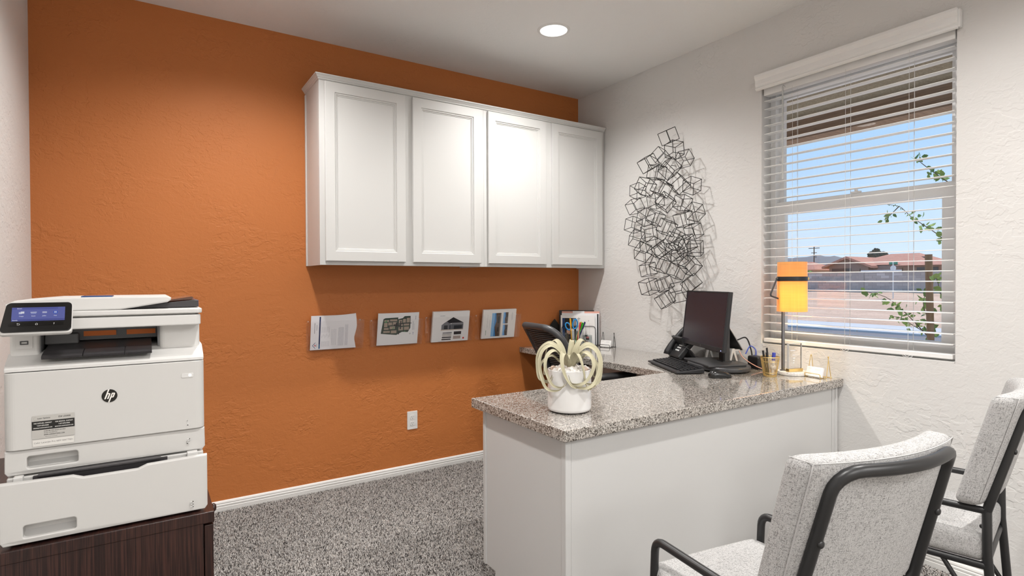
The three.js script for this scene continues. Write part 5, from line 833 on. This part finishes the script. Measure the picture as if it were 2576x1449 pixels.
// ================================================================ OFFICE CHAIR (behind the peninsula)
{
  const t = thing('office_chair', 'black office chair with a ribbed mesh back tucked behind the peninsula', 'office chair', [-0.445, 0, 0.77]); t.rotation.y = -Math.PI / 2 - 0.12;    // local -z is forward
  const rim = [], ribs = []; const HW = 0.215, y0 = 0.50, y1 = 1.00, face = (x, y) => 0.235 + (y - 0.5) * 0.55 + 0.06 * (1 - (x / HW) ** 2) - 0.05;
  for (const [x, y] of rrect(-HW, HW, y0, y1, 0.09, 10)) rim.push(V3(x * (y > 0.85 ? 0.94 : 1), y, face(x, y))); rim.push(rim[0].clone());
  mesh('back_rim', sweep(rim, 0.021, 10, false), M.greyPlastic, t);
  for (let k = 1; k < 40; k++) { const y = y0 + (y1 - y0) * k / 40, dy = Math.max(0, 0.09 - Math.min(y - y0, y1 - y)), w = HW - 0.09 + Math.sqrt(Math.max(0, 0.0081 - dy * dy)) - 0.004, l = []; for (let i = 0; i <= 10; i++) { const x = -w + 2 * w * i / 10; l.push(V3(x * (y > 0.85 ? 0.94 : 1), y, face(x, y))); } ribs.push(sweep(l, 0.0042, 6)); }
  mesh('back_mesh', ribs, M.greyPlastic, t, 'ribbed black mesh'); 
  { const g = new THREE.PlaneGeometry(2 * HW - 0.03, y1 - y0 - 0.03, 12, 12).translate(0, (y0 + y1) / 2, 0), p = g.attributes.position; for (let i = 0; i < p.count; i++) p.setZ(i, face(p.getX(i), p.getY(i)) + 0.001); g.computeVertexNormals(); const sh = mesh('back_lining', prism(rrect(-HW + 0.012, HW - 0.012, y0 + 0.012, y1 - 0.012, 0.08), 0.002), M.blackPlastic, t); const q = sh.geometry.attributes.position; const ng = sh.geometry; for (let i = 0; i < q.count; i++) q.setZ(i, face(q.getX(i), q.getY(i)) - 0.006 + q.getZ(i)); ng.computeVertexNormals(); }
  mesh('back_spine', sweep([V3(0, 0.42, 0.20), V3(0, 0.52, 0.30), V3(0, 0.80, 0.43)], 0.022, 10), M.blackPlastic, t);
  mesh('seat', softBox(0.48, 0.07, 0.46, 0.03, 14, 6, 14, (v) => { if (v.z < -0.15) v.y -= (v.z + 0.15) ** 2 * 2; }).translate(0, 0.46, 0), M.blackPlastic, t);
  for (const s of [-1, 1]) { mesh('arm_post', bentTube([[s * 0.18, 0.43, 0.08], [s * 0.255, 0.43, 0.08], [s * 0.255, 0.685, 0.08]], 0.017, 0.05, 10), M.blackPlastic, t); mesh('arm_pad', softBox(0.085, 0.034, 0.27, 0.016, 8, 4, 16, (v) => { v.x *= 1 - 0.25 * (v.z / 0.135) ** 2; }).translate(s * 0.255, 0.702, 0.075), M.blackPlastic, t); }
  mesh('gas_lift', [cyl(0.028, 0.20, 0, 0.20, 0, 20), cyl(0.02, 0.32, 0, 0.28, 0, 16), box(-0.09, 0.09, 0.40, 0.43, -0.1, 0.1, 0.01)], M.blackPlastic, t);
  for (let k = 0; k < 5; k++) { const a = k / 5 * 6.2832, c = Math.cos(a), s = Math.sin(a); mesh('base_arm', sweep([V3(c * 0.02, 0.12, s * 0.02), V3(c * 0.16, 0.105, s * 0.16), V3(c * 0.30, 0.075, s * 0.30)], (q) => 0.024 - 0.008 * q, 8), M.blackPlastic, t); mesh('caster', [new THREE.CylinderGeometry(0.028, 0.028, 0.045, 18).rotateZ(Math.PI / 2).rotateY(-a).translate(c * 0.30, 0.029, s * 0.30)], M.blackPlastic, t); }
}

// ================================================================ OUTDOORS
struct('porch_bounce_slab', box(0.2, 3.4, -0.5, -0.12, -4, 6), mat('bounceSlabPale', lin(0.66, 0.65, 0.63), 0.9), 'pale slab added out of view outside the window to bounce light onto the blind');  // pale slab added below the view, bounces sunlight up onto slats and soffit
struct('ground', [box(3.4, 8, -0.5, -0.18, -30, 30), box(-60, 0.2, -0.9, -0.5, -60, 60)], M.dirt, 'bare ground beside the house');
tag(struct('road', box(8, 15.4, -0.6, -0.32, -200, 120), M.asphalt, 'grey asphalt road beyond the window'), 'grey asphalt road beyond the window', 'road');
{
  const t = structGroup('sidewalk', 'pale concrete pavement and kerb across the road');
  for (let k = 0; k < 26; k++) mesh('paving_slab', box(15.4, 18.1, -0.6, -0.26, -34 + k * 1.8 + 0.012, -34 + (k + 1) * 1.8 - 0.012, 0.01), M.concrete, t);
}
{
  const g = new THREE.PlaneGeometry(1, 1, 60, 60), p = g.attributes.position, uv = g.attributes.uv; for (let i = 0; i < p.count; i++) { const s = p.getX(i) + 0.5, x = 18.1 + s * 30, z = -90 + (p.getY(i) + 0.5) * 130; const n = vn((x / 40) % 1, ((z + 200) / 40) % 1, 20, 20, 45) * 0.12; p.setXYZ(i, x, -0.30 + Math.max(0, Math.min(1, s * 1.15)) * 0.56 + n * Math.min(1, s * 4), z); uv.setXY(i, x, z); } g.computeVertexNormals(); const idx = g.index.array; for (let i = 0; i < idx.length; i += 3) { const a = idx[i]; idx[i] = idx[i + 1]; idx[i + 1] = a; } g.computeVertexNormals();
  struct('dirt_lot', g, M.dirt, 'bare tan dirt lot in front of the block wall'); struct('far_ground', box(47, 2500, -1, 0.2, -1800, 1200), M.dirt, 'tan ground stretching to the hills');
}
{ // concrete block wall, laid block by block
  const t = thing('block_wall', 'grey concrete block wall behind the dirt lot', 'wall', [45, 0.2, 0]), r = rng(8);
  const mats = [[0.46, 0.395, 0.36], [0.42, 0.36, 0.33], [0.50, 0.43, 0.39], [0.60, 0.53, 0.49]].map((c, i) => mat('block' + i, lin(...c), 0.95));
  const geo = box(-0.1, 0.1, 0, 0.196, -0.294, 0.294, 0.012), H = 8; let n = 0;
  for (let c = 0; c < H; c++) for (let k = 0; k < 36; k++) { const z = -29.2 + k * 0.6 + (c % 2) * 0.3; const b = mesh('block', geo, c >= 6 && r() < 0.16 ? mats[3] : mats[Math.floor(r() * 3)], t); b.position.set((r() - 0.5) * 0.012, c * 0.2, z); n++; }
  const rest = mesh('mortar', [box(-0.085, 0.085, 0, 1.60, -70, 30), box(-0.09, 0.09, 0, 1.60, -70, -29.5), box(-0.09, 0.09, 0, 1.60, -7.3, 30)], mat('mortar', lin(0.38, 0.35, 0.335), 1), t);
  mesh('cap_course', box(-0.11, 0.11, 1.60, 1.66, -70, 30, 0.01), mats[1], t); for (const z of [-18.9]) mesh('pillar', box(-0.16, 0.16, 0, 1.70, z - 0.2, z + 0.2, 0.01), mats[1], t);
}
tag(mesh('wooden_fence', [box(47.9, 48, 0.2, 2.02, -26.5, -18.6), box(47.9, 48, 0.2, 2.0, -17.6, -15.6)], mat('fenceTan', lin(0.42, 0.26, 0.13), 0.9)), 'tan wooden fence strip just above the block wall', 'fence');
{ const t = thing('banner_sign', 'white banner with dark lettering behind the block wall', 'banner', [46.5, 0.2, -18.2]); mesh('cloth', box(-0.02, 0.02, 1.50, 1.86, -1.5, 1.5), M.paper, t); const r = rng(4); mesh('banner_print', new THREE.PlaneGeometry(3.0, 0.36).rotateY(-Math.PI / 2).translate(-0.025, 1.68, 0), mat('bannerPrint', lin(1, 1, 1), 0.8, { map: canvasTex(512, 64, (c) => { c.fillStyle = '#efeae6'; c.fillRect(0, 0, 512, 64); scribble(c, 120, 20, 130, 60, 1, '#4a4442', r); scribble(c, 290, 20, 120, 60, 1, '#4a4442', r); }) }), t); for (const z of [-1.55, 1.55]) mesh('post', cyl(0.04, 2, 0, 1, z, 8), M.bark, t); }
function gableRoof(x0, x1, z0, z1, y0, yr, ov = 0.5) { // ridge along x, gable faces -x
  const zc = (z0 + z1) / 2, g = prism([[z0 - ov, y0 - ov * (yr - y0) / (zc - z0)], [zc, yr], [z1 + ov, y0 - ov * (yr - y0) / (zc - z0)], [z1 + ov, y0 - ov * (yr - y0) / (zc - z0) + 0.22], [zc, yr + 0.24], [z0 - ov, y0 - ov * (yr - y0) / (zc - z0) + 0.22]], x1 - x0 + 2 * ov); g.rotateY(-Math.PI / 2); return metreUV(g.translate(x1 + ov, 0, 0)); }
function hipRoof(x0, x1, z0, z1, y0, yr, inset, ov = 0.5) { const a = x0 - ov, b = x1 + ov, c = z0 - ov, d = z1 + ov, xm = (x0 + x1) / 2, v = [[a, y0, c], [b, y0, c], [b, y0, d], [a, y0, d], [xm, yr, z0 + inset], [xm, yr, z1 - inset]], f = [[0, 4, 1], [3, 2, 5], [0, 3, 5], [0, 5, 4], [1, 4, 5], [1, 5, 2], [0, 1, 2], [0, 2, 3]]; const g = new THREE.BufferGeometry(); g.setAttribute('position', new THREE.Float32BufferAttribute(f.flat().flatMap((i) => v[i]), 3)); g.computeVertexNormals(); return metreUV(g); }
{ // main house across the lot
  const t = thing('house', 'brown stucco house with a red tiled roof across the dirt lot', 'house', [60, 0.2, 0]);
  mesh('house_wall', [box(1.0, 13, 0, 2.55, -29.2, -19.4), prism([[-29.3, 0], [-25.3, 0], [-25.3, 2.55], [-27.5, 3.28], [-29.3, 2.62]], 6).rotateY(-Math.PI / 2).translate(5.99, 0, 0)], M.houseWall, t);
  mesh('main_roof', hipRoof(1.5, 12, -28.0, -21.4, 2.62, 3.95, 1.9), M.roofTile, t); mesh('front_gable_roof', gableRoof(0, 7, -29.6, -25.2, 2.45, 3.35, 0.35), M.roofTile, t); mesh('wing_roof', hipRoof(0.6, 6, -22.6, -18.6, 2.50, 3.0, 1.2, 0.4), M.roofTile, t);
  const wd = mat('houseWindow', lin(0.03, 0.03, 0.035), 0.2); mesh('garage_opening', box(-0.04, 0.02, 1.5, 2.30, -29.0, -27.0), wd, t); for (const z of [-21.3, -20.2]) mesh('house_window', box(0.93, 1.01, 1.5, 2.3, z, z + 0.7), wd, t);
  mesh('chimney', box(5, 5.6, 3.0, 3.5, -22.6, -22.0), M.houseWall, t);
  const u = thing('house', 'smaller tan house with a red roof farther off to the hill side', 'house', [80, 0.2, 0]); mesh('house_wall', box(0, 8, 0, 2.6, -48, -42), mat('tanWall', lin(0.5, 0.38, 0.3), 0.95), u); mesh('main_roof', hipRoof(0, 8, -48, -42, 2.6, 3.9, 2.4), M.roofTile, u);
  const w = thing('house', 'pink walled house at the edge of the window view behind the stake', 'house', [75, 0.2, 0]); mesh('house_wall', box(0, 8, 0, 3.3, -24.8, -14), mat('pinkWall', lin(0.66, 0.42, 0.37), 0.95), w); mesh('parapet', box(-0.1, 8.1, 3.3, 3.45, -24.9, -13.9), mat('pinkRoof', lin(0.62, 0.42, 0.37), 0.95), w);
}
{ // rooftops of two parked vehicles behind the wall
  const paint = mat('carWhite', lin(0.7, 0.7, 0.72), 0.3), glass = mat('carGlass', lin(0.03, 0.03, 0.04), 0.1);
  const car = (label, x, z, L, y0 = 0.2) => { const t = thing('parked_car', label, 'car', [x, y0, z], 0, 'parked cars behind the block wall'); mesh('car_body', [prism([[-L / 2, 0.35], [L / 2, 0.35], [L / 2, 0.95], [L * 0.3, 1.05], [-L * 0.42, 1.05], [-L / 2, 0.9]], 1.8, 0.08).translate(0, 0, -0.9), prism([[-L * 0.36, 1.0], [L * 0.26, 1.0], [L * 0.12, 1.78], [-L * 0.28, 1.80]], 1.6, 0.1).translate(0, 0, -0.8)], paint, t); mesh('car_window', box(-L * 0.27, L * 0.15, 1.2, 1.62, -0.83, 0.83), glass, t); for (const [a, b] of [[-0.32, -0.85], [0.32, -0.85], [-0.32, 0.85], [0.32, 0.85]]) mesh('wheel', new THREE.CylinderGeometry(0.34, 0.34, 0.22, 20).rotateX(Math.PI / 2).translate(a * L, 0.34, b), M.blackPlastic, t); };
  car('white car roof showing over the wall near the garage', 54, -24.7, 4.4, 0.2); car('longer white van roof showing over the wall beside the banner', 54, -22.3, 5.0, 0.2);
}
{ const t = thing('street_sign', 'green street name sign above the back of a stop sign', 'street sign', [35, 0, -12.46]); mesh('pole', cyl(0.035, 2.4, 0, 1.2, 0, 8), M.silver, t); mesh('name_blade', box(-0.02, 0.02, 2.20, 2.36, -0.22, 0.24), mat('signGreen', lin(0.02, 0.24, 0.15), 0.5), t); mesh('octagon', new THREE.CylinderGeometry(0.17, 0.17, 0.02, 8).rotateY(Math.PI / 8).rotateZ(Math.PI / 2).translate(0, 1.98, 0), M.silver, t); }
{ const t = thing('utility_pole', 'wooden utility pole with a crossarm before the hills', 'pole', [90, 0, -47.43]); mesh('pole', cyl(0.075, 6.9, 0, 3.45, 0, 8), M.bark, t); mesh('crossarm', box(-0.05, 0.05, 6.5, 6.6, -0.9, 0.9), M.bark, t); mesh('crossarm', box(-0.05, 0.05, 5.75, 5.84, -0.45, 0.45), M.bark, t); mesh('transformer', cyl(0.18, 0.5, 0, 5.2, 0.25, 10), M.steel, t); }
{ // hills
  const pts = [[-620, 0], [-560, 14], [-500, 26], [-450, 30], [-423, 32.5], [-404, 34], [-376, 32.6], [-364, 28.7], [-352, 24], [-330, 19], [-290, 12], [-230, 8], [-150, 5], [0, 2]], pos = [], idx = [], r = rng(17), D = 9, N = 80;
  const ridge = (z) => { let i = 0; while (i < pts.length - 2 && pts[i + 1][0] < z) i++; const s = (z - pts[i][0]) / (pts[i + 1][0] - pts[i][0]); return pts[i][1] + (pts[i + 1][1] - pts[i][1]) * s; };
  for (let i = 0; i <= N; i++) for (let k = 0; k <= D; k++) { const z = -620 + 620 * i / N, s = k / D, h = ridge(z) * Math.sin(s * Math.PI) ** 0.8; pos.push(640 + s * 200, h * (0.94 + 0.10 * r()) + 0.1, z); if (i && k) { const a = (i - 1) * (D + 1) + k - 1, b = a + D + 1; idx.push(a, b, a + 1, b, b + 1, a + 1); } }
  const g = new THREE.BufferGeometry(); g.setAttribute('position', new THREE.Float32BufferAttribute(pos, 3)); g.setIndex(idx.reverse()); g.computeVertexNormals(); struct('hills', g, M.hillRock, 'low grey hills on the horizon');
}
function foliageBall(name, label, x, y, z, blobs, mt) { const t = thing(name, label, 'tree', [x, 0.2, z]), r = rng(61); mesh('trunk', sweep([V3(0, 0, 0), V3(0.1, y * 0.6, 0.1), V3(0, y, 0)], 0.12, 8), M.bark, t); blobs.forEach(([by, bz, s]) => { const g = new THREE.IcosahedronGeometry(s, 3), p = g.attributes.position, f = new Map(); for (let i = 0; i < p.count; i++) { const k = [p.getX(i), p.getY(i), p.getZ(i)].map((v) => v.toFixed(2)).join(); if (!f.has(k)) f.set(k, 0.75 + r() * 0.45); const q = f.get(k); p.setXYZ(i, p.getX(i) * q, p.getY(i) * q * 0.8, p.getZ(i) * q); } g.computeVertexNormals(); mesh('crown', g.translate(0, y + by, bz), mt, t); }); }
foliageBall('dark_tree', 'dark rounded tree rising behind the brown house roof', 78, 4.3, -32.4, [[0, 0, 0.7], [0.1, -0.7, 0.55], [0.05, 0.65, 0.5], [0.62, -0.2, 0.42], [-0.4, 0.1, 0.8]], M.bushDark);
foliageBall('low_bush', 'low green bush beside the garage of the brown house', 58, 1.7, -30.4, [[0, 0, 0.45], [-0.1, 0.4, 0.4]], M.treeLeaf);
tag(mesh('tree_stake', [sweep([V3(2.62, -0.2, 1.475), V3(2.62, 0.6, 1.472), V3(2.62, 1.49, 1.45)], 0.027, 14)], M.stakeWood), 'round brown lodgepole tree stake outside the window', 'stake');
{ // young tree: thin stems with small toothed leaves
  const t = thing('young_tree', 'young leafy tree tied beside the stake outside the window', 'tree', [2.7, 0, 0]), r = rng(303), X = () => (r() - 0.5) * 0.16;
  const stems = [[[-0.2, 1.52], [0.4, 1.51], [0.9, 1.56], [1.5, 1.62], [2.0, 1.66], [2.6, 1.72]], [[0.79, 1.41], [0.94, 1.28], [1.02, 1.2], [1.12, 1.08], [1.17, 0.89]], [[1.30, 1.62], [1.49, 1.6], [1.62, 1.52], [1.73, 1.4], [1.83, 1.28], [1.93, 1.19], [1.96, 1.09]], [[1.93, 1.19], [1.86, 1.12], [1.82, 1.07]], [[2.01, 1.65], [2.14, 1.51], [2.25, 1.4], [2.35, 1.31]], [[0.6, 1.52], [0.8, 1.45], [0.95, 1.42], [1.08, 1.39], [1.19, 1.42]], [[0.8, 1.58], [0.99, 1.6], [1.09, 1.53], [1.29, 1.48], [1.32, 1.46]], [[0.62, 1.5], [0.78, 1.44], [0.87, 1.31], [0.94, 1.19], [0.95, 1.14]], [[0.5, 1.52], [0.75, 1.60], [0.95, 1.62]]];
  const leafG = [0, 1, 2].map((k) => { const w = 0.013 + k * 0.003, L = 0.045 + k * 0.008, o = [[0, 0], [w * 0.7, L * 0.22], [w, L * 0.42], [w * 0.7, L * 0.6], [w * 0.75, L * 0.68], [0.001, L], [-w * 0.75, L * 0.68], [-w * 0.7, L * 0.6], [-w, L * 0.42], [-w * 0.7, L * 0.22]]; const g = prism(o, 0.0006), p = g.attributes.position; for (let i = 0; i < p.count; i++) p.setZ(i, p.getZ(i) + 0.25 * Math.abs(p.getX(i)) - 1.6 * p.getY(i) ** 2); g.computeVertexNormals(); return g; });
  let count = 0;
  const leafAt = (y, z, k = 1, dx = 0) => { const m = mesh('leaf', leafG[Math.floor(r() * 3)], r() < 0.45 ? M.treeLeafLight : M.treeLeaf, t); m.position.set(dx + X() * k, y + (r() - 0.5) * 0.05 * k, z + (r() - 0.5) * 0.06 * k); m.rotation.set(r() * 6.28, r() * 6.28, r() * 6.28); m.scale.setScalar(0.78 + r() * 0.5); count++; };
  stems.forEach((s, si) => { const l = s.map(([y, z]) => V3(0.02 * Math.sin(si), y, z)); const c = new THREE.CatmullRomCurve3(l), pts = c.getPoints(16); mesh(si ? 'twig' : 'stem', sweep(pts, (q) => (si ? 0.0035 : 0.010) * (1 - 0.75 * q) + 0.0012, 6), M.bark, t);
    const n = [46, 34, 34, 9, 26, 30, 34, 26, 26][si]; for (let k = 0; k < n; k++) { const q = c.getPoint(si === 2 ? Math.min(1, 0.12 + 0.6 * r()) : 0.25 + 0.75 * r()); leafAt(q.y, q.z, si === 3 ? 0.4 : 1.2); } if (si === 2) for (let k = 0; k < 12; k++) { const q = c.getPoint(0.7 + 0.3 * k / 12); const m = mesh('leaf', leafG[0], M.treeLeaf, t); m.position.set(0, q.y, q.z); m.rotation.set(r() * 6, r() * 6, r() * 6); m.scale.setScalar(0.35); } });
}

scene.traverse((o) => { if (o.isMesh) { o.castShadow = true; o.receiveShadow = true; } });
renderer.render(scene, camera);
